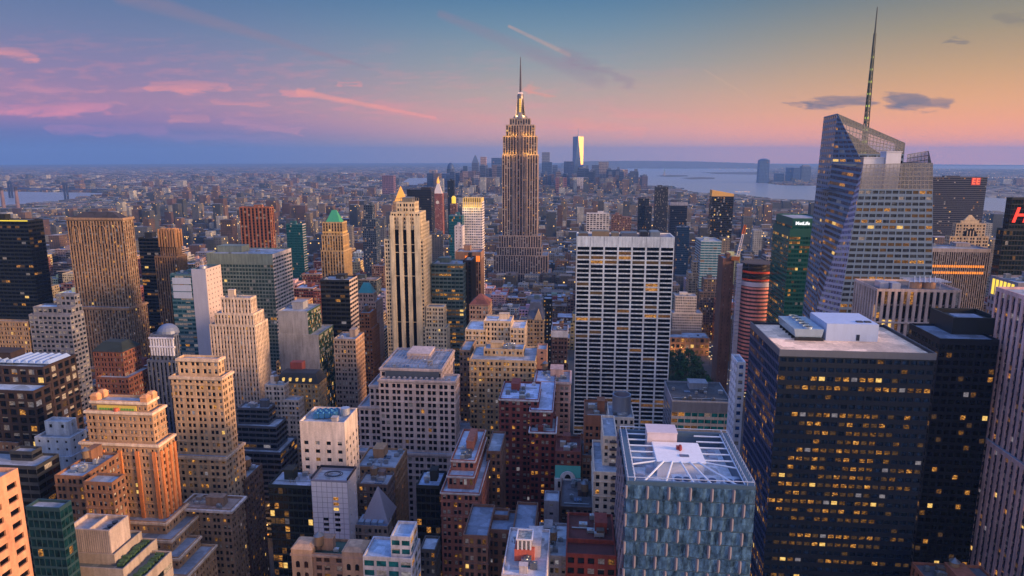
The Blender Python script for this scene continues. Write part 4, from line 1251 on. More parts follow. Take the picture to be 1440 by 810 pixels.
# crowned brick tower: frieze, corner turrets
a = T0(CROWN)
part(CROWN, 'frieze', 'paint', (206, 180, 84), lambda m: m.box(a[0] + 3.5, a[1] - 5, a[2] - 1.1, a[2] - .72, a[5] - 6.8, a[5] - 2.2))
m = MB()
for k in range(13):
    xx = a[0] + 5.2 + (a[1] - a[0] - 11.9) * k / 12
    if abs(k - 6) > 1:
        m.box(xx - .5, xx + .5, a[2] - 1.25, a[2] - 1.11, a[5] - 5.4, a[5] - 3.4)
m.build('frieze_inlay', 'paint', CROWN['rt'], (96, 150, 70))
part(CROWN, 'medallion', 'paint', (176, 78, 52), lambda m: m.cyl((a[0] + a[1] - 1.5) / 2, a[2] - 1.18, a[5] - 5.6, a[5] - 3.2, 1.6, 1.2, 12))
for xx in (a[0] + 1.5, a[1] - 1.5):
    for yy in (a[2] + 1.5, a[3] - 1.5):
        part(CROWN, 'turret', 'masonry', (214, 150, 108), lambda m: (m.box(xx - 1.7, xx + 1.7, yy - 1.7, yy + 1.7, a[5] - .6, a[5] + 1.8), m.pyr(xx - 1.9, xx + 1.9, yy - 1.9, yy + 1.9, a[5] + 1.8, a[5] + 3, .5, .5)))
c_ = CROWN['T'][2]
m = MB()
for k in range(5):
    xx = c_[0] + (c_[1] - c_[0]) * (.06 + .22 * k)
    m.box(xx - .9, xx + .9, c_[2] - .75, c_[2] - .03, 60, c_[5] - 4)
for k in range(4):
    yy = c_[2] + 1 + (c_[3] - c_[2] - 2) * k / 3
    m.box(c_[1] + .03, c_[1] + .75, yy - .8, yy + .8, 60, c_[5] - 4)
m.build('pier', 'masonry', CROWN['rt'], (204, 124, 74))
# skylight on the dark red block
a = HERO[[h['ref'] for h in HERO].index('dark red square gridded block')]
q = T0(a)
m = MB()
for k in range(9):
    xx = q[0] + 16 + k * 4.2
    m.pyr(xx, xx + 3.9, q[2] + 4, q[3] - 4, q[5] + .4, q[5] + 2, .1, .9)
m.build('skylight', 'panel', a['rt'], (150, 170, 204))
# pyramid skylight
q = T0(PYR)
xa, za = at(526, 684, 300)
xl, xr = at(508, 719, 294)[0], at(547, 719, 294)[0]
zb = q[5] - 1
part(PYR, 'pyramid_skylight', 'panel', (140, 134, 150), lambda m: m.pyr(xl, xr, 292, 308, zb, za, .02, .02))
m = MB()
for k in range(4):
    m.box(q[0] + 2 + k * 3.2, q[0] + 4.4 + k * 3.2, q[2] + 2, q[2] + 9, q[5] - 1, q[5] + .6)
m.build('roof_light', 'panel', PYR['rt'], (130, 150, 180))
# white tower roof rail
q = T0(WHITE)
m = MB()
for k in range(20):
    g = k / 20 * 2 * math.pi
    g2 = (k + 1) / 20 * 2 * math.pi
    cx, cy = (q[0] + q[1]) / 2, (q[2] + q[3]) / 2
    for rr_ in (4.2, 3.2):
        m.tube((cx + rr_ * math.cos(g), cy + rr_ * .7 * math.sin(g), q[5]), (cx + rr_ * math.cos(g2), cy + rr_ * .7 * math.sin(g2), q[5]), .22)
m.build('roof_track', 'metal', WHITE['rt'], (60, 66, 80))
part(WHITE, 'roof_rim', 'metal', (44, 48, 62), lambda m: [m.box(*b_) for b_ in ((q[0] - .2, q[1] + .2, q[3] - .3, q[3] + .3, q[5] + .01, q[5] + 1), (q[0] - .2, q[0] + .3, q[2] + .3, q[3] - .31, q[5] + .01, q[5] + 1), (q[1] - .3, q[1] + .2, q[2] + .3, q[3] - .31, q[5] + .01, q[5] + 1))])
for k, (cc, rr_) in enumerate([(3.0, 0), (3.0, 1), (3.0, 2), (3.1, 3), (1.5, 4), (3.1, 4), (1.5, 5), (3.1, 5), (1.5, 6), (3.1, 6)]):
    cw_ = (q[1] - q[0]) / 5
    xa, zt = q[0] + cw_ * cc, q[5] - 8.4 - rr_ * 2.6
    m = MB()
    m.box(xa - .1, xa + 2.3, q[2] - .1, q[2] - .02, zt - 1.4, zt)
    m.build('window', GL[5] if k == 2 else GL[2] if k < 3 else GL[0], WHITE['rt'], (14, 20, 34))
# castle block: arched corner pavilions
q = T0(CAST)
for xx in (q[0] + 4, q[1] - 4):
    part(CAST, 'pavilion', 'masonry', (176, 142, 120), lambda m: (m.box(xx - 4.2, xx + 4.2, q[2] - .6, q[2] + 8, q[5] - 14, q[5] + 1.6), m.pyr(xx - 4.4, xx + 4.4, q[2] - .8, q[2] + 8.2, q[5] + 1.6, q[5] + 3, .6, .6)))
    for s_ in (-1.7, 1.7):
        for zz in (q[5] - 4.2, q[5] - 9):
            part(CAST, 'arched_window', GL[0], (14, 16, 24), lambda m: m.poly([(xx + s_ - .8, q[2] - .66, zz - 2)] + [(xx + s_ - .8 * math.cos(i * math.pi / 6), q[2] - .66, zz + .8 * math.sin(i * math.pi / 6)) for i in range(7)] + [(xx + s_ + .8, q[2] - .66, zz - 2)], [tuple(range(9))]))
# penthouse roofs
q = T0(PENT)
xa, za = at(724, 755, 218)
xb = at(752, 755, 218)[0]
part(PENT, 'penthouse', 'masonry', (176, 84, 72), lambda m: m.box(xa, xb, 216, 223, q[5] - 1.1, za - 3.6))
part(PENT, 'lantern_room', 'panel', (214, 206, 214), lambda m: [m.box(xa + 1 + i * (xb - xa - 2.6) / 3, xa + 1.5 + i * (xb - xa - 2.6) / 3, 216, 216.5, za - 3.6, za) for i in range(4)] + [m.box(xa + .6, xb - .6, 215.8, 216.2, za, za + .5), m.box(xa + .6, xb - .6, 222.4, 222.8, za, za + .5), m.box(xa + .6, xa + 1, 216.2, 222.4, za, za + .5), m.box(xb - 1, xb - .6, 216.2, 222.4, za, za + .5)])
part(PENT, 'penthouse_glass', GL[1], (120, 60, 50), lambda m: m.box(xa + 1.2, xb - 1.2, 216.6, 222.2, za - 3.6, za - .2))
# teal mansard with arched gable
q = T0(TEAL)
zt, zb = at(800, 656, 331)[1], at(800, 671, 331)[1]
part(TEAL, 'mansard_roof', 'panel', (60, 150, 140), lambda m: m.poly([(q[0], q[2] - 2.4, zb), (q[1], q[2] - 2.4, zb), (q[1], q[2] - .02, zt), (q[0], q[2] - .02, zt)], [(0, 1, 2, 3)]))
cx = (q[0] + q[1]) / 2
part(TEAL, 'gable', 'masonry', (214, 206, 206), lambda m: (m.prism([(q[0] - .2, q[2] - 3), (q[1] + .2, q[2] - 3), (q[1] + .2, q[2] - .05), (q[0] - .2, q[2] - .05)], zb - 7, zb - .02), m.poly([(cx - 4 * math.cos(i * math.pi / 10), y_, zb - .02 + 4 * math.sin(i * math.pi / 10)) for y_ in (q[2] - 3.1, q[2] - 2.3) for i in range(11)], [tuple(range(11)), tuple(range(21, 10, -1))] + [(i, i + 1, 12 + i, 11 + i) for i in range(10)])))
m = MB()
for k in range(5):
    xx = cx - 4.4 + k * 2.2
    m.box(xx - .6, xx + .6, q[2] - 3.12, q[2] - 3.02, zb - 5, zb - 1.6)
m.poly([(cx - 1.6 * math.cos(i * math.pi / 8), q[2] - 3.14, zb + .2 + 2.4 * math.sin(i * math.pi / 8)) for i in range(9)], [tuple(range(9))])
m.build('arched_window', GL[0], TEAL['rt'], (16, 22, 30))
# balconies
q = CHB = HERO[[h['ref'] for h in HERO].index('cream balcony tower')]
for t_ in q['T']:
    m = MB()
    for k in range(20):
        z = t_[5] - 3 - k * 3.7
        if z > 40:
            m.box(t_[1] - 3.4, t_[1] + .9, t_[2] - 1.1, t_[2] - .01, z, z + .9)
    o = m.build('balcony', 'panel', q['rt'], (70, 66, 76))
    o['kind'] = 'stuff'
# orange lit floor, gold crown, lanterns, campanile
q = T0(LITT)
m = MB()
for k in range(7):
    xx = q[0] + (q[1] - q[0]) * (.42 + .085 * k)
    m.box(xx - .9, xx + .9, q[2] - .12, q[2] - .02, q[5] - 10, q[5] - 4)
m.build('lit_window', 'glow', LITT['rt'], (255, 120, 30))
q = T0(GOLD)
for k in range(9):
    xx = q[0] + (q[1] - q[0]) * (k + .5) / 9
    part(GOLD, 'crown_fin', 'panel', (220, 190, 120), lambda m: m.box(xx - .8, xx + .8, q[2] - .8, q[3] + .8, q[5] - 8, q[5] + 6))
for k in range(3):
    lamp(q[0] + (q[1] - q[0]) * (k + .5) / 3, q[2] - 6, q[5] - 9, 1300)
q = T0(METL)
cx, cy, hw = (q[0] + q[1]) / 2, (q[2] + q[3]) / 2, (q[1] - q[0]) / 2
z1 = at(615, 258, 2000)[1]
part(METL, 'spire_roof', 'panel', (206, 196, 200), lambda m: m.pyr(cx - hw * .8, cx + hw * .8, cy - hw * .7, cy + hw * .7, q[5] - 1, z1, .25, .25))
part(METL, 'lantern', 'glow', (255, 170, 60), lambda m: (m.cyl(cx, cy, z1, z1 + 8, 4.5, 4, 10), m.cyl(cx, cy, z1 + 8, z1 + 18, 4, .3, 10)))
part(METL, 'clock_face', 'panel', (214, 206, 200), lambda m: m.poly([(cx + 5 * math.cos(i * .3927), q[2] - .4, q[5] - 26 + 5 * math.sin(i * .3927)) for i in range(16)], [tuple(range(16))]))
q = T0(NYL)
z1 = at(562, 262, 1760)[1]
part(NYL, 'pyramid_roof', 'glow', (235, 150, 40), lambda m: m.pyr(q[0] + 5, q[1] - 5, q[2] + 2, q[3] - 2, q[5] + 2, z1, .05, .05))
part(NYL, 'roof_base', 'masonry', (200, 160, 100), lambda m: m.box(q[0] + 2, q[1] - 2, q[2] + 1, q[3] - 1, q[5] - 1, q[5] + 2))
q = T0(LANT)
cx, cy = (q[0] + q[1]) / 2, (q[2] + q[3]) / 2
part(LANT, 'lantern', 'glow', (240, 190, 50), lambda m: (m.cyl(cx, cy, q[5] - 1, q[5] + 12, 5, 5, 8), m.cyl(cx, cy, q[5] + 12, q[5] + 17, 6, 2.5, 8)))
q = T0(GSCR)
part(GSCR, 'roof_screen', 'panel', (206, 160, 90), lambda m: m.poly([(q[0], q[2], q[5]), (q[1], q[2], q[5]), (q[1], q[2], q[5] + 5), (q[0], q[2], q[5] + 13), (q[0], q[3], q[5]), (q[1], q[3], q[5]), (q[1], q[3], q[5] + 5), (q[0], q[3], q[5] + 13)], [(0, 1, 2, 3), (4, 7, 6, 5), (0, 3, 7, 4), (1, 5, 6, 2), (3, 2, 6, 7)]))
# white gridded slab: roof machinery and the curved foot
q = T0(GRACE)
for (xa, xb, ya, yb, hh, c) in ((.16, .34, .3, .8, 3, (170, 140, 110)), (.36, .44, .2, .7, 2.2, (150, 130, 110)), (.46, .63, .15, .8, 2, (120, 116, 126)), (.66, .74, .3, .9, 3, (60, 60, 70)), (.76, .86, .2, .8, 3.4, (150, 154, 164)), (.02, .12, .2, .8, 1.4, (130, 110, 96))):
    part(GRACE, 'roof_plant', 'metal', c, lambda m: (m.box(q[0] + (q[1] - q[0]) * xa, q[0] + (q[1] - q[0]) * xb, q[2] + 28 * ya, q[2] + 28 * yb, q[5] - 1.1, q[5] + hh), m.box(q[0] + (q[1] - q[0]) * (xa + .01), q[0] + (q[1] - q[0]) * (xb - .01), q[2] + 28 * ya + 1, q[2] + 28 * yb - 1, q[5] + hh, q[5] + hh + .5)))
part(GRACE, 'top_joint', 'masonry', (150, 138, 142), lambda m: [m.box(q[0] + (q[1] - q[0]) * k / 7 - .12, q[0] + (q[1] - q[0]) * k / 7 + .12, q[2] - .05, q[2] - .01, q[5] - 8.7, q[5] - .3) for k in range(1, 7)])
# writing and emblems
def text(rec, s, size, x, y, z, col, rotz=0., nm='lettering', sh=0):
    c = bpy.data.curves.new(nm, 'FONT')
    c.body = s
    c.size = size
    c.extrude = .15
    c.offset = size * .02
    c.materials.append(MATS['glow'])
    if sh:
        c.shear = sh
    tmp = bpy.data.objects.new('tmp', c)
    COL.objects.link(tmp)
    bpy.context.view_layer.update()
    me = bpy.data.meshes.new_from_object(tmp.evaluated_get(bpy.context.evaluated_depsgraph_get()))
    bpy.data.objects.remove(tmp)
    o = bpy.data.objects.new(nm, me)
    COL.objects.link(o)
    o.rotation_euler = (math.pi / 2, 0, rotz)
    o.parent = rec['rt']
    p0 = rec['rt']['o']
    o.location = (x - p0[0], y - p0[1], z - p0[2])
    o.color = rgba(col)


q = T0(GREEN)
text(GREEN, 'MetLife', 4.0, at(1118.5, 315, q[2])[0], q[2] - .5, q[5] - 5.6, (250, 250, 255))
q = T0(PENN)
ex = q[1] - 29
m = MB()
m.box(ex - 1.5, ex + 16, q[2] - .5, q[2] - .05, q[5] - 16, q[5] - 1)
m.build('sign_panel', 'glow', PENN['rt'], (150, 16, 12))
for k in range(2):
    m = MB()
    e0 = ex + k * 8.2
    for b_ in ((e0, e0 + 1.7, -14.4, -2.4), (e0 + 1.72, e0 + 6, -14.4, -12.4), (e0 + 1.72, e0 + 6, -9.4, -7.4), (e0 + 1.72, e0 + 6, -4.4, -2.4)):
        m.box(b_[0], b_[1], q[2] - 1.1, q[2] - .55, q[5] + b_[2], q[5] + b_[3])
    m.build('emblem', 'glow', PENN['rt'], (255, 90, 50))
q = T0(SIGN)
part(SIGN, 'sign_frame', 'metal', (40, 40, 46), lambda m: [m.box(q[0] - 1, q[0] + 24, q[2] - 1.2, q[2] - .6, q[5] - 24 + k * 22.5, q[5] - 23.4 + k * 22.5) for k in range(2)])
text(SIGN, 'H&M', 16, q[0] + .2, q[2] - 1.5, q[5] - 18.5, (255, 40, 24), sh=.25)
# lit crown slots
q = T0(CRN)
m = MB()
for k in range(6):
    yy = q[2] + 4 + (q[3] - q[2] - 8) * k / 5
    m.box(q[0] - .25, q[0] - .03, yy - 1.1, yy + 1.1, q[5] - 10.5, q[5] - 1.5)
m.build('crown_light', 'glow', CRN['rt'], (235, 196, 70))
# arched window of the beige tower
q = T0(ARCHT)
cx = (q[0] + q[1]) / 2
part(ARCHT, 'arched_window', GL[0], (30, 34, 44), lambda m: m.poly([(cx - 7, q[2] - .3, q[5] - 30)] + [(cx - 7 * math.cos(i * math.pi / 10), q[2] - .3, q[5] - 13 + 7 * math.sin(i * math.pi / 10)) for i in range(11)] + [(cx + 7, q[2] - .3, q[5] - 30)], [tuple(range(13))]))
part(ARCHT, 'arch_mullion', 'masonry', (176, 152, 128), lambda m: [m.box(cx + s_ - .5, cx + s_ + .5, q[2] - .8, q[2] - .32, q[5] - 30, q[5] - 8) for s_ in (-3.2, 0, 3.2)])
part(ARCHT, 'roof_cap', 'masonry', (190, 166, 140), lambda m: (m.box(q[0] + 6, q[1] - 6, q[2] + 3, q[3] - 3, q[5] - 1, q[5] + 3), m.pyr(q[0] + 9, q[1] - 9, q[2] + 5, q[3] - 5, q[5] + 3, q[5] + 9, .2, .2)))
# pin-stripe slab: two lit floors
q = T0(PIN)
for py_ in (374.5, 383.5):
    zz = at(1340, py_, 600)[1]
    part(PIN, 'lit_floor', 'glow', (236, 130, 44), lambda m: [m.box(q[0] + 6 + k * 1.9, q[0] + 7.3 + k * 1.9, q[2] - .2, q[2] - .03, zz - 1.0, zz + 1.0) for k in range(int((q[1] - q[0] - 8) / 1.9)) if (py_ > 380 or k < 28)], 'stuff')
# columned block roof plant
q = T0(COLB)
z = q[5] - 1.1
for k in range(2):
    part(COLB, 'cooling_unit', 'metal', (180, 186, 214), lambda m: (m.box(q[0] + 4 + k * 5.5, q[0] + 9 + k * 5.5, q[2] + 6 - k * 3, q[2] + 14 - k * 3, z + .6, z + 4), m.box(q[0] + 4.3 + k * 5.5, q[0] + 8.7 + k * 5.5, q[2] + 6.3 - k * 3, q[2] + 13.7 - k * 3, z, z + .6)))
for k in range(2):
    part(COLB, 'round_tank', 'masonry', (176, 132, 108), lambda m: (m.cyl(q[0] + 27 + k * 8, q[2] + 12, z, z + 4, 3.6, 3.6, 18), m.cyl(q[0] + 27 + k * 8, q[2] + 12, z + 4, z + 4.4, 3.8, 3.8, 18)))
part(COLB, 'roof_frame', 'metal', (190, 196, 220), lambda m: [m.tube((q[0] + 22 + k * 3, q[2] + 3, z + 4.8), (q[0] + 30 + k * 3, q[2] + 20, z + 5.6), .3) for k in range(5)] + [m.tube((q[0] + 20, q[2] + 5 + k * 4, z + 4.9), (q[0] + 44, q[2] + 5 + k * 4, z + 4.9), .3) for k in range(4)] + [m.tube((q[0] + 22 + k * 6, q[2] + 9, z), (q[0] + 22 + k * 6, q[2] + 9, z + 4.9), .25) for k in range(4)])
part(COLB, 'ledge', 'masonry', (200, 178, 172), lambda m: [m.box(q[0] - .7, q[1] + .7, q[2] - .8, q[2] - .02, q[5] - 21 - 17 * k, q[5] - 20 - 17 * k) for k in range(2)])
# black gridded tower: roof box and row of fans
q = T0(GRID)
z = q[5] - 1.1
xa, ya = atz(1161, 479, z)
xb = atz(1231, 479, z)[0]
zt = at(1161, 455, ya)[1]
o = part(GRID, 'roof_house', 'panel', (176, 190, 224), lambda m: m.box(xa, xb, ya, ya + 22, z, zt))
sub(o, part(GRID, 'roof_vent', 'metal', (70, 74, 90), lambda m: [m.box(xb - 8 + k * 3.4, xb - 5.4 + k * 3.4, ya + 3, ya + 5, zt, zt + .5) for k in range(2)]))
sub(o, part(GRID, 'door', 'metal', (40, 50, 74), lambda m: m.box(xb - 9, xb - 7.6, ya - .08, ya - .01, z + .3, z + 3)))
xl, yl = atz(1118, 478, z)
xr = atz(1154, 478, z)[0]
m = MB()
for k in range(5):
    y_ = yl + k * 5
    m.poly([(xl, y_, z + 1.4), (xr, y_, z + 1.4), (xr + .7, y_, z + 5), (xl - .7, y_, z + 5), (xl, y_ + 4.7, z + 1.4), (xr, y_ + 4.7, z + 1.4), (xr + .7, y_ + 4.7, z + 5), (xl - .7, y_ + 4.7, z + 5)], [(0, 1, 2, 3), (4, 7, 6, 5), (0, 3, 7, 4), (1, 5, 6, 2), (3, 2, 6, 7), (0, 4, 5, 1)])
    m.cyl((xl + xr) / 2, y_ + 2.3, z + 5, z + 5.9, 2.0, 2.1, 16, caps=False)
fan = m.build('cooling_tower', 'metal', GRID['rt'], (166, 184, 204))
for k in range(5):
    y_ = yl + k * 5
    sub(fan, part(GRID, 'fan', 'metal', (30, 34, 44), lambda m: (m.cyl((xl + xr) / 2, y_ + 2.3, z + 5.3, z + 5.45, 1.95, 1.95, 16), m.cyl((xl + xr) / 2, y_ + 2.3, z + 5.46, z + 5.8, .5, .4, 8))))
part(GRID, 'steel_frame', 'metal', (50, 52, 60), lambda m: [m.box(xl - .6, xr + .6, yl - 1 + k * 4.4, yl - .7 + k * 4.4, z, z + 1.38) for k in range(6)])
part(GRID, 'roof_rim', 'panel', (96, 100, 116), lambda m: [m.box(q[0] - .25, q[1] + .25, q[2] - .25, q[2] - .02, q[5] - 2.6, q[5] + .25), m.box(q[1] + .02, q[1] + .25, q[2], q[3] + .2, q[5] - 2.6, q[5] + .25), m.box(q[0] - .25, q[0] - .02, q[2], q[3] + .2, q[5] - 2.6, q[5] + .25)])
# black tower penthouse
q = T0(BLACK)
z = q[5] - 1.1
xa, ya = atz(1338, 470, z)
xb = atz(1402, 470, z)[0]
o = part(BLACK, 'penthouse', 'panel', (30, 36, 44), lambda m: [m.box(xa, xb, ya, ya + .6, z, z + 8.5), m.box(xa, xa + .6, ya + .61, ya + 22, z, z + 8.5), m.box(xb - .6, xb, ya + .61, ya + 22, z, z + 8.5), m.box(xa + .61, xb - .61, ya + 21.4, ya + 22, z, z + 8.5), m.box(xa + .7, xb - .7, ya + .7, ya + 21.3, z, z + 6.4)])
sub(o, part(BLACK, 'hatch', 'roofing', (140, 146, 170), lambda m: m.box(xa + 6, xb - 4, ya + 5, ya + 16, z + 6.4, z + 6.9)))
# round cooling tank
q = T0(TANKB)
cx, cy = (q[0] + q[1]) / 2 + .5, q[2] + 9
zb, zt = q[5] - 1, q[5] + 9
m = MB()
k_ = 28
for i in range(k_):
    g, h = 2 * math.pi * i / k_, 2 * math.pi * (i + 1) / k_
    m.poly([(cx + r_ * math.cos(t_), cy + r_ * math.sin(t_), z_) for r_, z_ in ((4.8, zb), (4.8, zt), (4.2, zt), (4.2, zt - 3)) for t_ in (g, h)], [(0, 1, 3, 2), (2, 3, 5, 4), (4, 5, 7, 6)])
o = m.build('cooling_tank', 'metal', TANKB['rt'], (124, 134, 156))
sub(o, part(TANKB, 'tank_floor', 'masonry', (196, 116, 84), lambda m: m.cyl(cx, cy, zt - 3.2, zt - 3, 4.19, 4.19, 24)))
# louvre band of the teal block
q = HERO[[h['ref'] for h in HERO].index('louvred teal block')]
a = T0(q)
part(q, 'louvre_band', 'metal', (140, 146, 164), lambda m: [m.box(a[0] + .2 + k * .9, a[0] + .65 + k * .9, a[2] - .35, a[2] - .02, a[5] - 7.6, a[5] - .8) for k in range(int((a[1] - a[0]) / .9))], 'stuff')
# terraces with planting
for i, a in enumerate(TERR['T'][1:]):
    part(TERR, 'planting', 'leaf', (46, 74, 44), lambda m: [m.box(a[1] - 5 + RN.uniform(-.6, .6), a[1] - 2.4 + RN.uniform(-.5, .5), a[2] + 3 + j * 1.1, a[2] + 4 + j * 1.1, a[5] - 1.1, a[5] - .2 + RN.uniform(0, .9)) for j in range(int((a[3] - a[2] - 4) / 1.1))], 'stuff')
a = T0(TERR)
x0_, z_ = at(93, 743, 229)
x1_ = at(153, 743, 229)[0]
yb_ = 229 * ((812 - 153) / (812 - 185))
zr_ = a[5] - 1.1
o = part(TERR, 'penthouse', 'masonry', (166, 150, 148), lambda m: [m.box(x0_, x1_, 229, 229.6, zr_, z_), m.box(x0_, x1_, yb_ - .6, yb_, zr_, z_), m.box(x0_, x0_ + .6, 229.61, yb_ - .61, zr_, z_), m.box(x1_ - .6, x1_, 229.61, yb_ - .61, zr_, z_), m.box(x0_ + .61, x1_ - .61, 229.61, yb_ - .61, zr_, z_ - 1.8), m.box((x0_ + x1_) / 2 - .25, (x0_ + x1_) / 2 + .25, 229.61, yb_ - .61, z_ - 1.79, z_ - .1)])
for k in range(3):
    sub(o, part(TERR, 'fan', 'metal', (60, 62, 70), lambda m: m.cyl(x1_ - 3.4, 231.4 + k * 2.9, z_ - 1.79, z_ - .9, 1.15, 1.15, 14)))
sub(o, part(TERR, 'rib', 'masonry', (150, 136, 134), lambda m: [m.box(x0_ + .3 + k * .9, x0_ + .6 + k * .9, 228.9, 228.99, zr_, z_ - .4) for k in range(int((x1_ - x0_) / .9))]))
# ---------------------------------------------------------------- the art deco skyscraper in the middle
YE = 1373


def ex(p, py=217, Y=YE):
    return at(p, py, Y)[0]


def ez(py, Y=YE):
    return at(730, py, Y)[1]


EMP = bld('art_deco_skyscraper', 'tallest grey stone skyscraper with stepped gold lit crown and needle mast', YE, None, (158, 138, 130), dict(cw=5.0, fh=3.9, pw=.36, sp=.36, rec=.8, mode='pier', top=2), .03, True, (26, 26, 36), spcol=(66, 58, 66), cool=.0, flat=False, clut=0, ref='tall stone skyscraper with needle mast', wins=True,
          boxes=[(ex(716), ex(745), YE + 8, YE + 34, 0, ez(166)), (ex(711), ex(751), YE + 5, YE + 38, 0, ez(175)), (ex(707), ex(754.5), YE + 2, YE + 42, 0, ez(191)), (ex(706), ex(756), YE, YE + 45, 0, ez(217)), (ex(701), ex(761), YE - 2, YE + 47, 0, ez(331)), (ex(698.5), ex(763), YE - 6, YE + 50, 0, ez(347)), (ex(694), ex(772), YE - 9, YE + 52, 0, ez(358)), (ex(690), ex(776), YE - 14, YE + 56, 0, ez(383))])
cx, cy = ex(730.5), YE + 21
q = EMP['T'][3]
part(EMP, 'centre_bay', 'masonry', (120, 104, 106), lambda m: [m.box(q[0] + (q[1] - q[0]) * (.32 + .09 * k) - .9, q[0] + (q[1] - q[0]) * (.32 + .09 * k) + .9, q[2] - 1.6, q[2] - .03, 20, ez(178)) for k in range(5)])
z0, z1 = ez(166), ez(131)
m = MB()
m.cyl(cx, cy, z0 - 1, z0 + 5, 15, 13, 16)
m.cyl(cx, cy, z0 + 5, z0 + 12, 10, 7.6, 16)
m.cyl(cx, cy, z0 + 12, z1 - 4, 7, 6.2, 16)
m.cyl(cx, cy, z1 - 4, z1, 6.6, 5.6, 16)
m.cyl(cx, cy, z1, z1 + 5, 5, 2.2, 16)
mast = m.build('mast', 'metal', EMP['rt'], (130, 118, 118))
m = MB()
for k in range(4):
    g = k * math.pi / 2 + .785
    dx_, dy_ = math.cos(g), math.sin(g)
    m.poly([(cx + dx_ * 6.4, cy + dy_ * 6.4, z1 - 8), (cx + dx_ * 8.2, cy + dy_ * 8.2, z1 - 10), (cx + dx_ * 14, cy + dy_ * 14, z0 + 2), (cx + dx_ * 6.4, cy + dy_ * 6.4, z0 + 2)], [(0, 1, 2, 3), (3, 2, 1, 0)])
sub(mast, m.build('wing', 'metal', EMP['rt'], (120, 112, 116)))
m = MB()
for k in range(9):
    m.box(cx - 1.9, cx + 1.9, cy - 7.4, cy - 7.0, z0 + 8 + k * 3.4, z0 + 10.6 + k * 3.4)
sub(mast, m.build('lit_window', 'glow', EMP['rt'], (236, 176, 60)))
m = MB()
m.cyl(cx, cy, z1 + 1, z1 + 2.6, 5.2, 4.6, 16)
sub(mast, m.build('beacon_ring', 'glow', EMP['rt'], (250, 200, 190)))
m = MB()
zz = z1 + 5
top = ez(80)
m.cyl(cx, cy, zz, zz + 26, 1.9, 1.5, 8)
m.cyl(cx, cy, zz + 26, top - 14, 1.4, 1.1, 8)
m.cyl(cx, cy, top - 14, top + 3, .9, .6, 6)
for k in range(9):
    zk = zz + 3 + k * 4.6
    m.cyl(cx, cy, zk, zk + 1.8, 2.4 - .12 * k, 2.4 - .12 * k, 10)
m.build('antenna', 'masonry', EMP['rt'], (84, 76, 84))
for (zt, w_) in ((q[5], (ex(708), ex(754))), (EMP['T'][2][5], (ex(711), ex(751)))):
    for k in range(12):
        xx = w_[0] + (w_[1] - w_[0]) * k / 11
        if k in (5, 6):
            continue
        lamp(xx, (YE - .5 if zt == q[5] else YE + 1.4) - 5.0, zt + 2.2, 1700, 1.5, (1, .50, .07))
    lamp(w_[1] + 4, YE + 14, zt + 2.2, 2600, 1.5, (1, .50, .07))
lamp(cx - 9, cy - 12, z0 + 6, 3500, .6)
lamp(cx + 9, cy - 12, z0 + 6, 3500, .6)

# ---------------------------------------------------------------- the crystalline glass tower with the spire
YB = 500
CR = root('crystal_tower', 'tall faceted glass tower with sloping glass crown and lattice spire', 'skyscraper', (*[at(1240, 400, YB)[0], YB], 0))


def bp3(px, py, Y):
    x, z = at(px, py, Y)
    return (x, Y, z)


def down(a, b_, z):
    """point on the line a->b continued to height z"""
    a, b_ = np.array(a), np.array(b_)
    return tuple(a + (b_ - a) * (z - a[2]) / (b_[2] - a[2]))


W, S, G, Wt = MB(), MB(), [], MB()
cst = dict(cw=6.2, fh=4.1, pw=.16, sp=.46, rec=.25, top=1)
TL, TR = bp3(1214, 231, YB), bp3(1312, 229, YB)
BL = down(TL, bp3(1181, 430, YB), 0)
BR = down(TR, bp3(1311, 420, YB), 0)
capz = TL[2] - 17
TLc, TRc = down(TL, BL, capz), down(TR, BR, capz)
fac(W, S, G, BL, BR, TLc, TRc, cst)
# clear screen on top of the front
Wt2 = MB()
G2 = []
scr = dict(cw=2.6, fh=3.0, pw=.14, sp=.16, rec=.1, top=.4)
fac(Wt2, S, G2, TLc, TRc, TL, TR, scr)
# chamfer facet and east face
YL = YB + 24
FL = down(TL, bp3(1150, 430, YL), 0)
fl1 = tuple(np.array(TL) + (np.array(FL) - np.array(TL)) * .01)
FC, GF = MB(), []
fac(FC, S, GF, FL, BL, fl1, TL, dict(cst, cw=4.2, pw=.06))
FC.build('facet', 'panel', CR, (160, 158, 188))
mf = MB()
mf.quads(np.concatenate([q_ for q_, c, r in GF]), np.concatenate([lights(c, r, .1, True, .3, 0) for q_, c, r in GF]))
of = mf.build('facet_pane', ['mirror_glass'] + GL[1:], CR, (150, 150, 190))
of['kind'] = 'stuff'
AP = bp3(1177.5, 159.5, YL + 16)
EB = down(AP, bp3(1146, 440, YL + 16), 0)
k1 = bp3(1273, 201, YL + 16)
# back crystal: north face above the front mass, then its east face
KB = down(k1, (k1[0] + 4, k1[1], 0), TL[2] - 30)
AB = (*down(AP, EB, KB[2])[:2], KB[2])
fac(W, S, G, AB, KB, down(AP, EB, capz + 24), (k1[0], k1[1], capz + 24), dict(cst, fh=4.1))
fac(Wt2, S, G2, down(AP, EB, capz + 24), (k1[0], k1[1], capz + 24), AP, (k1[0], k1[1], k1[2]), dict(scr, top=.2))
E2, A2 = (EB[0] + 6, EB[1] + 46, 0), (AP[0] + 6, AP[1] + 46, AP[2])
fac(W, S, G, E2, EB, A2, AP, cst)
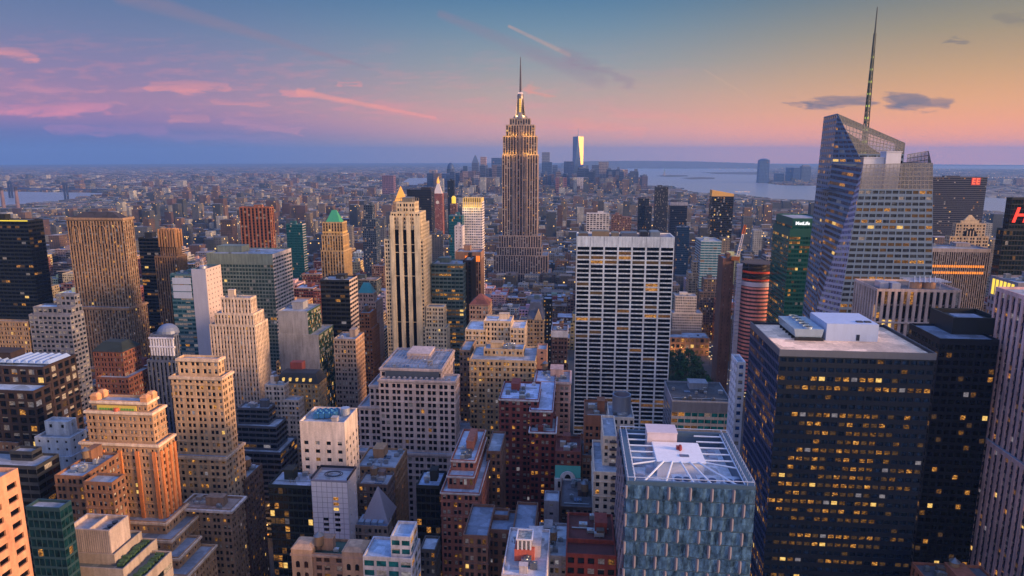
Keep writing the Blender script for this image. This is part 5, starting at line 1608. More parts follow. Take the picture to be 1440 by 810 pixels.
# infill between facet and back crystal, west faces and rear
APm = down(AP, EB, TL[2])
fac(W, S, G, EB, FL, APm, fl1, dict(cst, top=.5, pw=.04))
fac(W, S, G, APm, TL, AP, tuple(np.array(AP) * .98 + np.array(TL) * .02), dict(cst, top=.3, cw=5))
W.quads([[BR, (BR[0], BR[1] + 60, 0), (TR[0], TR[1] + 60, TR[2]), TR]])
W.quads([[E2, (BR[0], BR[1] + 60, 0), (TR[0], TR[1] + 60, TR[2]), A2], [KB, (k1[0] + 6, k1[1] + 30, KB[2]), (k1[0] + 6, k1[1] + 30, k1[2]), k1]])
W.quads([[(k1[0] + 6, k1[1] + 30, k1[2]), k1, AP, A2]])
zr = TLc[2] - 2
W.quads([[(TLc[0], YB + .3, zr), (TRc[0], YB + .3, zr), (TRc[0], YB + 60, zr), (TLc[0] - 14, YB + 60, zr)]])
W.build('wall', 'panel', CR, (92, 114, 146))
o = Wt2.build('glass_screen', 'panel', CR, (124, 122, 128))
ob = MB()
ids, qs = [], []
for q_, c, r in G:
    ids.append(lights(c, r, .2, True, .04, .0))
    qs.append(q_)
ob.quads(np.concatenate(qs), np.concatenate(ids))
ob = ob.build('window', ['mirror_glass'] + GL[1:], CR, (92, 98, 108))
ob['kind'] = 'stuff'
ob = MB()
ob.quads(np.concatenate([q_ for q_, c, r in G2]))
ob = ob.build('screen_pane', 'screen_glass', CR, (150, 140, 130))
ob['kind'] = 'stuff'
# roof plant behind the screen
for (pa, pb, pyt, dY, dp) in ((1215, 1244, 222, 8, 12), (1247, 1268, 214, 6, 10)):
    xa, z_ = at(pa, pyt, YB + dY)
    xb = at(pb, pyt, YB + dY)[0]
    m = MB()
    m.box(xa, xb, YB + dY, YB + dY + dp, zr, z_)
    m.box(xa - .4, xb + .4, YB + dY - .4, YB + dY + dp + .4, z_, z_ + .6)
    m.build('roof_plant', 'panel', CR, (196, 196, 216))
# small sloped west screen
m = MB()
p0, p1 = bp3(1276, 217, YB + 26), bp3(1306, 212, YB + 26)
q0, q1 = (p0[0], p0[1], zr), (p1[0] + 2, p1[1], zr)
W3, G3 = MB(), []
fac(W3, S, G3, q0, q1, p0, p1, scr)
pw_ = (TR[0], YB + 2, TR[2])
W3.quads([[q1, (TR[0], YB + 2, zr), pw_, p1]])
W3.build('west_screen', 'panel', CR, (116, 112, 118))
m.quads(np.concatenate([q_ for q_, c, r in G3]))
o = m.build('screen_pane', 'screen_glass', CR, (150, 140, 130))
o['kind'] = 'stuff'
# lattice spire
ys = YB + 44
xs_, zs = at(1218, 175, ys)
zt = at(1226, 10, ys)[1]
m = MB()
hgt = zt - (zr)
def sr(z):
    return 2.6 * (1 - (z - zr) / hgt) + .25
steps = 26
zz = [zr + (zt - 18 - zr) * i / steps for i in range(steps + 1)]
for i in range(steps):
    for k in range(3):
        g, g2 = k * 2.094, (k + 1) * 2.094
        a, b_ = sr(zz[i]), sr(zz[i + 1])
        m.tube((xs_ + a * math.cos(g), ys + a * math.sin(g), zz[i]), (xs_ + b_ * math.cos(g), ys + b_ * math.sin(g), zz[i + 1]), .42)
        m.tube((xs_ + a * math.cos(g), ys + a * math.sin(g), zz[i]), (xs_ + b_ * math.cos(g2), ys + b_ * math.sin(g2), zz[i + 1]), .22)
m.cyl(xs_, ys, zr, zt - 30, 1.3, .5, 8)
m.cyl(xs_, ys, zt - 30, zt, .8, .35, 8)
m.build('spire', 'masonry', CR, (84, 90, 88))
m = MB()
for i in range(2, steps - 2, 2):
    m.cyl(xs_, ys, zz[i], zz[i] + 1.3, sr(zz[i]) * .8, sr(zz[i]) * .8, 6)
o = m.build('spire_light', 'glow', CR, (150, 160, 70))
HERO.append(dict(rt=CR, T=[[AP[0], TR[0], YB, YB + 60, 0, AP[2]]], ref='faceted glass tower with spire', X=(EB[0], BR[0]), Y=(YB, YB + 60), Z=AP[2], name='crystal_tower', label=''))
FOOT.append((EB[0], BR[0], YB, YB + 62))

# ---------------------------------------------------------------- reflective glass tower at the bottom
YG = 212
gx0, gz = at(881, 676, YG)
gx1 = at(1064, 676, YG)[0]
yb_ = atz(868, 603, gz)[1]
GEM = root('faceted_glass_tower', 'reflective blue green glass tower with open steel framed roof', 'building', ((gx0 + gx1) / 2, YG, 0))
W = MB()
pan = MB()
fins = MB()
rows = int((gz - 4) / 5.1)
cols = 6
cwid = (gx1 - gx0) / cols
tint = []
for face in range(2):
    length = (gx1 - gx0) if face == 0 else (yb_ - YG)
    nc_ = cols if face == 0 else max(3, int(round(length / cwid)))
    cw_ = length / nc_
    for r_ in range(rows):
        zt_ = gz - 1.2 - r_ * 5.1
        zb_ = zt_ - 5.1
        off = .5 * (r_ % 2) + .06
        edges = [0] + [(k + off + .0) * cw_ for k in range(nc_ + 1) if 0 < (k + off) * cw_ < length] + [length]
        for a_, b_ in zip(edges[:-1], edges[1:]):
            def pt(u, d, z):
                return (gx0 + u, YG - d, z) if face == 0 else (gx0 - d, yb_ - u, z)
            bulge = .35 if (b_ - a_) > 2 else .1
            mid = a_ + (b_ - a_) * .5
            f0 = .9 if b_ < length - .1 else 0
            zm = zb_ + 5.1 * .5
            # two tilted panes per bay, slightly folded
            tl = RN.uniform(-.22, .22)
            t2 = RN.uniform(-.12, .25)
            pan.quads([[pt(a_ + .1, .05 + tl * .3, zb_ + .25), pt(mid, bulge, zb_ + .25), pt(mid, bulge + t2, zt_ - .12), pt(a_ + .1, .05, zt_ - .12)], [pt(mid, bulge, zb_ + .25), pt(b_ - f0, .05 + tl, zb_ + .25), pt(b_ - f0, .05, zt_ - .12), pt(mid, bulge + t2, zt_ - .12)]], [0, 0])
            if f0:
                fins.poly([pt(b_ - .9, .1, zb_ + .4), pt(b_ - .05, .1, zb_ + .4), pt(b_ + .02, .55, zb_ + .9), pt(b_ - .45, .75, zb_ + .2), pt(b_ - .9, .1, zt_ - .3), pt(b_ - .05, .1, zt_ - .3), pt(b_ + .02, .55, zt_ - .6), pt(b_ - .45, .75, zt_ + .1)], [(0, 1, 2, 3), (4, 7, 6, 5), (0, 3, 7, 4), (3, 2, 6, 7), (2, 1, 5, 6)])
W.box(gx0 + .02, gx1 - .02, YG + .05, yb_ - .02, 0, gz - 6.5)
W.quads([[(gx1, YG, 0), (gx1, yb_, 0), (gx1, yb_, gz), (gx1, YG, gz)]])
for (a_, b_, c_, d_) in ((gx0, gx1, YG + .02, YG + 1), (gx0, gx1, yb_ - 1, yb_), (gx0, gx0 + 3, YG + 1.01, yb_ - 1.01), (gx1 - 3, gx1, YG + 1.01, yb_ - 1.01)):
    W.box(a_ + .03, b_ - .03, c_, d_, gz - 6.4, gz)
W.build('wall', 'panel', GEM, (66, 92, 120))
for i in range(1):
    o = pan.build('glass_panel', ['mirror_glass', GL[3]], GEM, (124, 172, 218))
    o['kind'] = 'stuff'
o = fins.build('fin', 'panel', GEM, (128, 124, 142))
o['kind'] = 'stuff'
R_ = MB()
R_.quads([[(gx0 + 3.1, YG + 1.1, gz - 6.3), (gx1 - 3.1, YG + 1.1, gz - 6.3), (gx1 - 3.1, yb_ - 1.1, gz - 6.3), (gx0 + 3.1, yb_ - 1.1, gz - 6.3)]])
R_.build('roof', 'roofing', GEM, (210, 214, 226))
m = MB()
for xx in (gx0 + .5, gx1 - .5, gx0 + 2.7, gx1 - 2.7):
    m.tube((xx, YG + .3, gz + 1.2), (xx, yb_ - .3, gz + 1.2), .14)
    for k in range(18):
        yy = YG + .3 + (yb_ - YG - .6) * k / 17
        m.tube((xx, yy, gz), (xx, yy, gz + 1.2), .08)
for yy in (YG + .4, yb_ - .4):
    m.tube((gx0 + .5, yy, gz + 1.2), (gx1 - .5, yy, gz + 1.2), .14)
m.build('roof_rail', 'metal', GEM, (210, 214, 230))
# penthouse boxes
pz = gz - 6.3
ztop = gz - .6
ax, ay = at(925, 647, YG + 17)[0], YG + 17
bx = at(991, 647, YG + 17)[0]
o = MB()
o.box(ax, bx, ay, ay + 16, pz, ztop)
o.box(ax - .3, bx + .3, ay - .3, ay + 16.3, ztop, ztop + .4)
ph = o.build('penthouse', 'panel', GEM, (228, 226, 236))
o = MB()
o.box(ax - 2, ax + 9, ay + 17, ay + 25, pz, ztop + 3.4)
o.box(ax - 2.2, ax + 9.2, ay + 16.8, ay + 25.2, ztop + 3.4, ztop + 3.8)
o.build('lift_house', 'panel', GEM, (206, 190, 200))
o = MB()
o.box(ax + 8.2, ax + 11.5, ay + 3.6, ay + 5.4, ztop + .4, ztop + .62)
sub(ph, o.build('hatch', 'metal', GEM, (110, 116, 140)))
o = MB()
o.tube((ax + 9, ay + 9, ztop + .4), (ax + 9, ay + 9, ztop + 2.6), .5)
o.box(ax + 7.8, ax + 9.8, ay + 9.6, ay + 11, ztop + .4, ztop + 1.6)
sub(ph, o.build('winch', 'metal', GEM, (150, 60, 60)))
m = MB()
for k in range(6):
    yy = YG + 14 + k * (yb_ - YG - 17) / 5
    m.tube((gx0 + 3, yy, gz - .6), (ax - .2, min(max(yy, ay + .5), ay + 15.5) if k < 4 else yy, gz - .6), .32)
    m.tube((gx1 - 3, yy, gz - .6), (bx + .2, min(max(yy, ay + .5), ay + 15.5) if k < 4 else yy, gz - .6), .32)
for a_, b_ in (((gx0 + 3, YG + 1.1), (gx1 - 3, YG + 1.1)), ((gx0 + 3, YG + 1.1), (gx0 + 3, yb_ - 1.1)), ((gx1 - 3, YG + 1.1), (gx1 - 3, yb_ - 1.1)), ((ax - .3, ay - .3), (bx + .3, ay - .3)), ((ax - .3, ay - .3), (ax - .3, ay + 16)), ((bx + .3, ay - .3), (bx + .3, ay + 16))):
    m.tube((*a_, gz - .5), (*b_, gz - .5), .3)
for a_, b_ in ((gx0 + 6, ax + 2), (gx0 + 13, ax + 5), (gx1 - 6, bx - 2), (gx1 - 14, bx - 5), (gx0 + 22, ax + 8)):
    m.tube((a_, YG + 1.2, gz - .4), (b_, ay - .2, gz - .4), .34)
m.build('roof_frame', 'panel', GEM, (196, 206, 228))
for k in range(3):
    m = MB()
    xa = gx0 + 16 + k * 8.4
    m.box(xa, xa + 6.6, YG + 3, YG + 11, pz, gz - 2.2)
    o = m.build('cooling_unit', 'metal', GEM, (190, 196, 216))
    m = MB()
    for j in range(2):
        m.cyl(xa + 1.9 + j * 2.9, YG + 7, gz - 2.19, gz - 1.7, 1.3, 1.3, 14)
    f_ = m.build('fan', 'metal', GEM, (70, 86, 120))
    sub(o, f_)
for k in range(5):
    m = MB()
    xa = (gx0 + 4.5 + k % 2 * 4) if k < 3 else (gx1 - 9)
    ya_ = YG + 14 + k * 5.2
    m.box(xa, xa + 3, ya_, ya_ + 2.6, pz, pz + 1.8)
    m.box(xa + .3, xa + 2.7, ya_ + .3, ya_ + 2.3, pz + 1.8, pz + 2.1)
    m.build('air_handler', 'metal', GEM, (186, 190, 210))
HERO.append(dict(rt=GEM, T=[[gx0, gx1, YG, yb_, 0, gz]], ref='reflective glass tower with open roof', X=(gx0, gx1), Y=(YG, yb_), Z=gz, name='glass', label=''))
FOOT.append((gx0, gx1, YG, yb_))

# ---------------------------------------------------------------- round building under construction and its crane
YC = 680
cx = at(1063, 400, YC + 16)[0]
zc = at(1063, 372, YC)[1]
rad = (at(1086, 400, YC + 16)[0] - at(1041, 400, YC + 16)[0]) / 2
CON = root('round_tower', 'round pink banded tower under construction with orange netting', 'building', (cx, YC, 0))
cyc = YC + rad
pts0 = [(cx + rad * math.cos(2 * math.pi * i / 40), cyc + rad * math.sin(2 * math.pi * i / 40)) for i in range(40)]
pts1 = [(cx + (rad - .9) * math.cos(2 * math.pi * i / 40), cyc + (rad - .9) * math.sin(2 * math.pi * i / 40)) for i in range(40)]
W, D_, NET, WHI = MB(), MB(), MB(), MB()
zz = zc
i = 0
while zz > 20:
    if i < 5:
        D_.prism(pts0, zz - .5, zz)
        for k in range(0, 40, 5):
            D_.box(pts1[k][0] - .4, pts1[k][0] + .4, pts1[k][1] - .4, pts1[k][1] + .4, zz - 3.9, zz - .5)
        D_.cyl(cx, cyc, zz - 3.9, zz - .5, rad * .55, rad * .55, 20)
    else:
        W.prism(pts0, zz - 1.9, zz)
        D_.prism(pts1, zz - 3.9, zz - 1.9)
    zz -= 3.9
    i += 1
for k in (2, 4):
    z_ = zc - k * 3.9
    NET.prism([(cx + (rad + .3) * math.cos(2 * math.pi * i / 40), cyc + (rad + .3) * math.sin(2 * math.pi * i / 40)) for i in range(22, 38 if k == 2 else 40)] + [(cx + (rad + .1) * math.cos(2 * math.pi * i / 40), cyc + (rad + .1) * math.sin(2 * math.pi * i / 40)) for i in range(37 if k == 2 else 39, 21, -1)], z_ - (1.6 if k == 2 else 1.2), z_ + .4)
WHI.prism([(cx + (rad + .6) * math.cos(2 * math.pi * i / 40), cyc + (rad + .6) * math.sin(2 * math.pi * i / 40)) for i in range(40)], zc - 22.5, zc - 18.2)
W.build('spandrel', 'masonry', CON, (236, 146, 134))
D_.build('floor', 'masonry', CON, (70, 62, 66))['kind'] = 'stuff'
NET.build('netting', 'paint', CON, (230, 76, 40))
WHI.build('sheeting', 'paint', CON, (206, 190, 204))
m = MB()
for k in range(26):
    h0, h1 = zc - 4 - 3.9 * k, zc - .6 - 3.9 * k
    xa = cx - rad - 6
    m.box(xa, xa + 4, cyc - 12, cyc - 8, h0, h1)
m.box(cx - rad - 2, cx - rad - 1.2, cyc - 10.4, cyc - 9.6, 0, zc)
o = m.build('hoist', 'panel', CON, (190, 186, 206))
o['kind'] = 'stuff'
HERO.append(dict(rt=CON, T=[[cx - rad, cx + rad, YC, YC + 2 * rad, 0, zc]], ref='round pink banded tower', X=(cx - rad, cx + rad), Y=(YC, YC + 2 * rad), Z=zc, name='c', label=''))
FOOT.append((cx - rad - 7, cx + rad, YC, YC + 2 * rad))
bx_, bz = at(1037, 362, 700)
tx, tz = at(1048, 316, 700)
CRA = root('tower_crane', 'white lattice crane boom with an orange tip above the round tower', 'crane', (bx_, 700, 0))
m = MB()
for s_ in (-1, 1):
    m.tube((bx_ + s_, 699, 0), (bx_ + s_, 699, bz), .3)
    m.tube((bx_ + s_, 701, 0), (bx_ + s_, 701, bz), .3)
for k in range(int(bz / 4)):
    m.tube((bx_ - 1, 699, k * 4), (bx_ + 1, 699, k * 4 + 4), .2)
m.build('mast', 'metal', CRA, (150, 150, 160))
for nm, c, f0, f1 in (('boom', (220, 212, 222), 0, .72), ('boom_tip', (206, 110, 60), .72, 1)):
    m = MB()
    n_ = 12
    for s_ in (-1.3, 1.3):
        m.tube((bx_ + s_ + (tx - bx_) * f0, 700, bz + (tz - bz) * f0), (bx_ + s_ * .6 + (tx - bx_) * f1, 700, bz + (tz - bz) * f1), .42)
    for k in range(n_):
        u, v = f0 + (f1 - f0) * k / n_, f0 + (f1 - f0) * (k + 1) / n_
        s_ = 1.2 if k % 2 else -1.2
        m.tube((bx_ + s_ + (tx - bx_) * u, 700, bz + (tz - bz) * u), (bx_ - s_ + (tx - bx_) * v, 700, bz + (tz - bz) * v), .25)
    m.build(nm, 'metal', CRA, c)
m = MB()
m.box(bx_ - 6, bx_ + 2, 698.6, 701.4, bz - 3, bz + 1)
m.build('cab', 'metal', CRA, (180, 110, 70))

# ---------------------------------------------------------------- downtown towers far away, each a thing
def far_tower(label, px0, px1, py, Y, col, taper=1.0, extra=None, ref=None, z_=None):
    x0, z1 = at(px0, py, Y)
    x1 = at(px1, py, Y)[0]
    z1 -= 0
    d = max(24, (x1 - x0) * .8)
    g = drop((x0 + x1) / 2, Y)
    rt = root('downtown_tower', label, 'skyscraper', ((x0 + x1) / 2, Y, g), 'downtown towers far beyond')
    W, S, G = MB(), MB(), []
    cx_, cy_ = (x0 + x1) / 2, Y + d / 2
    hx, hy = (x1 - x0) / 2, d / 2
    st_ = dict(cw=max(6, (x1 - x0) / 7), fh=13, pw=.4, sp=.45, rec=.1, top=4)
    c = [(-hx, -hy), (hx, -hy), (hx, hy), (-hx, hy)]
    for k in range(4):
        a, b_ = c[k], c[(k + 1) % 4]
        fac(W, S, G, (cx_ + a[0], cy_ + a[1], g), (cx_ + b_[0], cy_ + b_[1], g), (cx_ + a[0] * taper, cy_ + a[1] * taper, z1), (cx_ + b_[0] * taper, cy_ + b_[1] * taper, z1), st_, True)
    W.poly([(cx_ + a[0] * taper, cy_ + a[1] * taper, z1) for a in c], [(0, 1, 2, 3)])
    W.build('wall', 'masonry', rt, col)
    m = MB()
    m.quads(np.concatenate([q_ for q_, c_, r_ in G]), np.concatenate([lights(c_, r_, .015, blind=0) for q_, c_, r_ in G]))
    o = m.build('window', GL, rt, tuple(int(v * .45) for v in col))
    o['kind'] = 'stuff'
    if extra:
        extra(rt, cx_, cy_, hx * taper, hy * taper, z1)
    HERO.append(dict(rt=rt, T=[[x0, x1, Y, Y + d, g, z1]], ref=ref, X=(x0, x1), Y=(Y, Y + d), Z=z1, name='d', label=label))
    FOOT.append((x0, x1, Y, Y + d))
    return rt


def cap(kind, c, h):
    def f(rt, cx_, cy_, hx, hy, z):
        m = MB()
        if kind == 'pyr':
            m.pyr(cx_ - hx, cx_ + hx, cy_ - hy, cy_ + hy, z, z + h, .15, .15)
        elif kind == 'dome':
            for i in range(4):
                m.cyl(cx_, cy_, z + h * math.sin(i * .38), z + h * math.sin(i * .38 + .38), hx * math.cos(i * .38), hx * math.cos(i * .38 + .38), 14)
        else:
            m.box(cx_ - hx * .7, cx_ + hx * .7, cy_ - hy * .7, cy_ + hy * .7, z, z + h)
        m.build('crown', 'panel', rt, c)
    return f


BL_, SL_ = (66, 90, 140), (128, 124, 140)
far_tower('pale square far tower just right of the gold topped campanile', 603.5, 613.5, 239, 5000, (150, 140, 150))
far_tower('far dark blue tower with a rounded dome top', 628, 638, 238, 5300, (50, 72, 110), 1, cap('dome', (40, 66, 110), 50))
far_tower('low wide blue far block left of the dark dome topped tower', 616, 631, 244, 5200, BL_)
far_tower('far beige stepped tower with a dark flat roof block', 650, 658, 241, 5200, (150, 128, 128), 1, cap('box', (44, 64, 100), 40))
far_tower('far blue grey tower with a sharp pyramid top', 663, 673, 229, 5500, (84, 96, 130), .95, cap('pyr', (80, 96, 130), 60))
far_tower('slim pinkish tallest far tower left of the needle mast skyscraper', 675.5, 683.5, 220.5, 5400, (160, 136, 140))
far_tower('far blue slab touching the left side of the stone skyscraper', 691, 706, 222, 5700, (64, 90, 140))
far_tower('far dark blue block in front of the blue slab', 690, 704, 237, 5300, (48, 70, 112))
far_tower('small grey far tower between pyramid top and slim pinkish tower', 666, 673, 247, 4800, (150, 142, 150))
far_tower('far glass tower with pale upper shaft beside the stone skyscraper', 762, 773, 214, 5700, (120, 126, 150))
far_tower('far blue block below the pale glass shaft', 762, 776, 228, 5500, (58, 84, 130))
far_tower('narrow blue far slab right of the pale glass shaft', 777, 784, 232, 5600, (84, 106, 150))
far_tower('far dark blue slab left of the tapering golden lit tower', 793, 807, 227, 5600, (56, 76, 124))
far_tower('dark round shouldered far block right of the tapering tower', 813, 825, 236, 5500, (62, 74, 112), 1, cap('dome', (60, 74, 112), 26))
far_tower('far stepped blue tower with slanted shoulder', 832, 843, 232, 5600, (74, 88, 124), .94)
far_tower('far grey brown slab behind the slanted shoulder tower', 842, 856, 227.5, 5700, (136, 128, 136))
far_tower('far broad tower with a dark left half near the harbour', 859, 866, 239, 5600, (66, 76, 108))
far_tower('far pale brown broad tower near the harbour', 866, 883, 238.5, 5590, (150, 128, 130))
far_tower('small brown far tower at the harbour edge', 883.5, 888.5, 247, 5500, (116, 92, 100))
far_tower('last small reddish far tower before the harbour water', 891, 898, 244, 5500, (120, 92, 104), 1, cap('box', (110, 88, 104), 22))
far_tower('white far building low between the dark slab and broad tower', 808, 824, 250, 4600, (190, 184, 190))
far_tower('reddish far block low left of the white far building', 781, 797, 250, 4500, (130, 88, 92))
far_tower('brown far apartment tower standing alone over the low blocks', 537, 553, 247, 4200, (112, 84, 104))
far_tower('tall glass tower across the harbour with rounded shoulders', 1068.5, 1083, 225, 6600, (70, 96, 140), .96, cap('dome', (66, 92, 138), 14), ref='glass tower across the harbour')
far_tower('small blue waterfront tower across the river, nearest the tall one', 1091, 1103, 244, 6700, (84, 104, 140))
far_tower('blue waterfront tower across the river, left one of a tight pair', 1107, 1115, 235.5, 6700, (64, 96, 146))
far_tower('blue waterfront tower across the river, middle one of a tight pair', 1116.5, 1126, 236, 6650, (60, 84, 130))
far_tower('grey topped waterfront tower across the river, rightmost of its cluster', 1128, 1141, 234, 6700, (84, 100, 132), 1, cap('box', (116, 116, 128), 14))
rq = random.Random(4)
for k in range(84):
    px_ = rq.uniform(598, 905)
    if 700 < px_ < 760 and rq.random() < .6:
        continue
    top = 250 - 14 * max(0, 1 - abs(px_ - 680) / 70) * rq.random() - 10 * max(0, 1 - abs(px_ - 835) / 60) * rq.random() + rq.uniform(-4, 5)
    w2 = rq.uniform(4, 9)
    far_tower('small tower packed tightly into the far downtown cluster', px_, px_ + w2, max(top - 5, 229), rq.uniform(4700, 5500), rq.choice([(44, 62, 104), (60, 72, 104), (96, 84, 96), (36, 52, 90), (110, 98, 104)]), 1, cap('box', (80, 88, 112), rq.uniform(6, 26)) if rq.random() < .5 else None)
# tapering tower
x0, zb = at(805, 233, 5884)
x1 = at(820, 233, 5884)[0]
zt = at(812, 192, 5884)[1]
g = drop(0, 5884)
OW = root('tapering_skyscraper', 'tall tapering glass skyscraper far away with golden lit west facet and spire', 'skyscraper', ((x0 + x1) / 2, 5884, g))
cx_, cy_, hw = (x0 + x1) / 2, 5884 + 45, (x1 - x0) / 2
b_ = [(cx_ - hw, cy_ - hw, g), (cx_ + hw, cy_ - hw, g), (cx_ + hw, cy_ + hw, g), (cx_ - hw, cy_ + hw, g)]
t_ = [(cx_, cy_ - hw, zt), (cx_ + hw, cy_, zt), (cx_, cy_ + hw, zt), (cx_ - hw, cy_, zt)]
z50 = 0
m = MB()
m.poly(b_ + t_, [(0, 1, 4), (3, 0, 7), (0, 4, 7), (2, 3, 6), (3, 7, 6), (4, 5, 6, 7), (1, 2, 5), (2, 6, 5)])
m.build('glass_wall', 'mirror_glass', OW, (120, 140, 180))
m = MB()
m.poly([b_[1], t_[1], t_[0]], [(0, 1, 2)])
m.build('west_facet', 'panel', OW, (255, 206, 120))  # gold reflection of the western sky put into the facet's colour
m = MB()
m.cyl(cx_, cy_, zt, zt + 6, 16, 16, 16)
m.cyl(cx_, cy_, zt + 6, at(812, 179, 5884)[1], 3.5, 1.0, 8)
m.build('spire', 'metal', OW, (150, 150, 170))
HERO.append(dict(rt=OW, T=[[x0, x1, 5884, 5974, g, zt]], ref=None, X=(x0, x1), Y=(5884, 5974), Z=zt, name='ow', label=''))
FOOT.append((x0, x1, 5884, 5974))

# ---------------------------------------------------------------- river bridge, chimneys, statue
bx_, by_ = gnd(94, 281)
BR_ = root('suspension_bridge', 'grey suspension bridge crossing the river far left', 'bridge', (bx_, by_, 0))
e0, e1 = gnd(-40, 274), gnd(175, 277)
m = MB()
m.tube((e0[0], e0[1], 42), (e1[0], e1[1], 42), 4)
m.build('deck', 'metal', BR_, (70, 80, 110))
tw = [gnd(94, 281), gnd(16, 279)]
for t_ in tw:
    m = MB()
    for s_ in (-9, 9):
        m.box(t_[0] - 4 + s_, t_[0] + 4 + s_, t_[1] - 4, t_[1] + 4, 0, 100)
    m.box(t_[0] - 12, t_[0] + 12, t_[1] - 3, t_[1] + 3, 86, 92)
    m.build('bridge_tower', 'metal', BR_, (60, 72, 104))
m = MB()
def cab(a, b_, za, zb_, sag):
    p_ = None
    for i in range(13):
        f_ = i / 12
        q_ = (a[0] + (b_[0] - a[0]) * f_, a[1] + (b_[1] - a[1]) * f_, za + (zb_ - za) * f_ - sag * 4 * f_ * (1 - f_))
        if p_:
            m.tube(p_, q_, 1.6)
        p_ = q_
cab(tw[1], tw[0], 98, 98, 50)
cab(tw[0], e1, 98, 44, 10)
cab(e0, tw[1], 44, 98, 10)
m.build('cable', 'metal', BR_, (70, 84, 114))
for i, (px_, lab) in enumerate(((6, 'tall power station chimney by the river, leftmost of two'), (26, 'tall power station chimney by the river, right one of two'))):
    x, y = gnd(px_, 296)
    t_ = root('chimney', lab, 'chimney', (x, y, 0), 'power station chimneys')
    m = MB()
    m.cyl(x, y, 0, 92, 9, 6.5, 14)
    m.build('stack', 'masonry', t_, (110, 92, 100))
    m = MB()
    m.cyl(x, y, 92, 108, 6.6, 6.4, 14)
    m.build('stack_top', 'masonry', t_, (40, 40, 56))
x, y = gnd(934, 247)
STA = root('statue', 'tiny robed statue with raised torch on an island in the harbour', 'statue', (x, y, drop(x, y) + 4))
m = MB()
g = drop(x, y) + 4
m.pyr(x - 22, x + 22, y - 22, y + 22, g, g + 10, .8, .8)
m.pyr(x - 10, x + 10, y - 10, y + 10, g + 10, g + 46, .75, .75)
m.build('pedestal', 'masonry', STA, (150, 140, 136))
m = MB()
m.cyl(x, y, g + 46, g + 72, 6.5, 4, 10)
m.cyl(x, y, g + 72, g + 78, 4.2, 2, 10)
m.cyl(x, y, g + 78, g + 83, 2.3, 2, 10)
m.tube((x + 3, y, g + 73), (x + 6, y, g + 90), 1.4)
m.build('figure', 'panel', STA, (90, 130, 120))
m = MB()
m.cyl(x + 6, y, g + 90, g + 94, 1.5, .4, 8)
m.build('torch', 'glow', STA, (250, 190, 80))
# ---------------------------------------------------------------- park, cars and lamps on the avenues
def leafball(seed):
    r_ = np.random.RandomState(seed)
    cl = r_.normal(0, 1, (11, 3)) * [2.2, 2.2, 1.7]
    pts = []
    for c in cl:
        k = 34
        pts.append(c + r_.normal(0, .85, (k, 3)))
    p_ = np.concatenate(pts)
    q_ = []
    for c in p_:
        u = r_.normal(0, 1, 3)
        u /= np.linalg.norm(u)
        v = np.cross(u, r_.normal(0, 1, 3))
        v /= np.linalg.norm(v)
        s_ = r_.uniform(.35, .7)
        q_.append([c - u * s_ - v * s_ * .6, c + u * s_ - v * s_ * .6, c + u * s_ + v * s_ * .6, c - u * s_ + v * s_ * .6])
    m = MB()
    m.quads(np.array(q_) + [0, 0, 9.5])
    return m.mesh('crown', ['leaf'])


def trunkmesh():
    m = MB()
    m.cyl(0, 0, 0, 6, .45, .3, 8)
    for k in range(4):
        g = k * 1.57
        m.tube((0, 0, 5.2), (2 * math.cos(g), 2 * math.sin(g), 9), .15)
    return m.mesh('trunk', ['masonry'])


CM, TM = [leafball(s_) for s_ in range(4)], trunkmesh()
grn = bpy.data.objects.new('park_lawn', None)
m = MB()
m.quads([[(36, 684, .16), (150, 684, .16), (150, 852, .16), (36, 852, .16)]])
o = m.build('lawn', 'leaf', None, (40, 58, 36))
STRUCT(o)
bpy.data.objects.remove(grn)
for k in range(60):
    x, y = 92 + (k % 5) * 13.4 + RN.uniform(-3, 3), 688 + (k // 5) * 13.4 + RN.uniform(-3, 3)
    r = root('park_tree', 'dense dark green tree in the park grove below the lit arcaded hall', 'tree', (x, y, .16), 'trees of the park grove')
    s_ = RN.uniform(1.05, 1.5)
    for nm, me, c in (('trunk', TM, (60, 48, 40)), ('crown', CM[k % 4], (RN.randint(34, 60), RN.randint(66, 96), RN.randint(34, 52)))):
        ob = bpy.data.objects.new(nm, me)
        COL.objects.link(ob)
        ob.parent = r
        ob.scale = (s_, s_, s_)
        ob.rotation_euler = (0, 0, RN.uniform(0, 6))
        ob.color = rgba(c)


def carparts():
    m = MB()
    m.poly([(-.9, -2.2, .35), (.9, -2.2, .35), (.9, 2.2, .35), (-.9, 2.2, .35), (-.9, -2.2, .85), (.9, -2.2, .85), (.9, 2.2, .95), (-.9, 2.2, .95)], [(0, 1, 5, 4), (1, 2, 6, 5), (2, 3, 7, 6), (3, 0, 4, 7), (4, 5, 6, 7), (3, 2, 1, 0)])
    m.poly([(-.85, -1.0, .86), (.85, -1.0, .86), (.85, 1.9, .93), (-.85, 1.9, .93), (-.7, -.3, 1.45), (.7, -.3, 1.45), (.7, 1.3, 1.45), (-.7, 1.3, 1.45)], [(0, 1, 5, 4), (1, 2, 6, 5), (2, 3, 7, 6), (3, 0, 4, 7), (4, 5, 6, 7)])
    body = m.mesh('body', ['paint'])
    m = MB()
    for sx in (-.92, .92):
        for sy in (-1.4, 1.4):
            m.poly([(sx - .1, sy + .33 * math.cos(a * .785), .33 + .33 * math.sin(a * .785)) for a in range(8)] + [(sx + .1, sy + .33 * math.cos(a * .785), .33 + .33 * math.sin(a * .785)) for a in range(8)], [tuple(range(8)), tuple(range(15, 7, -1))] + [(i, (i + 1) % 8, 8 + (i + 1) % 8, 8 + i) for i in range(8)])
    wh = m.mesh('wheels', ['asphalt'])
    m = MB()
    m.cyl(0, 0, 0, .5, .42, .42, 8)
    return body, wh, m.mesh('light', ['glow'])


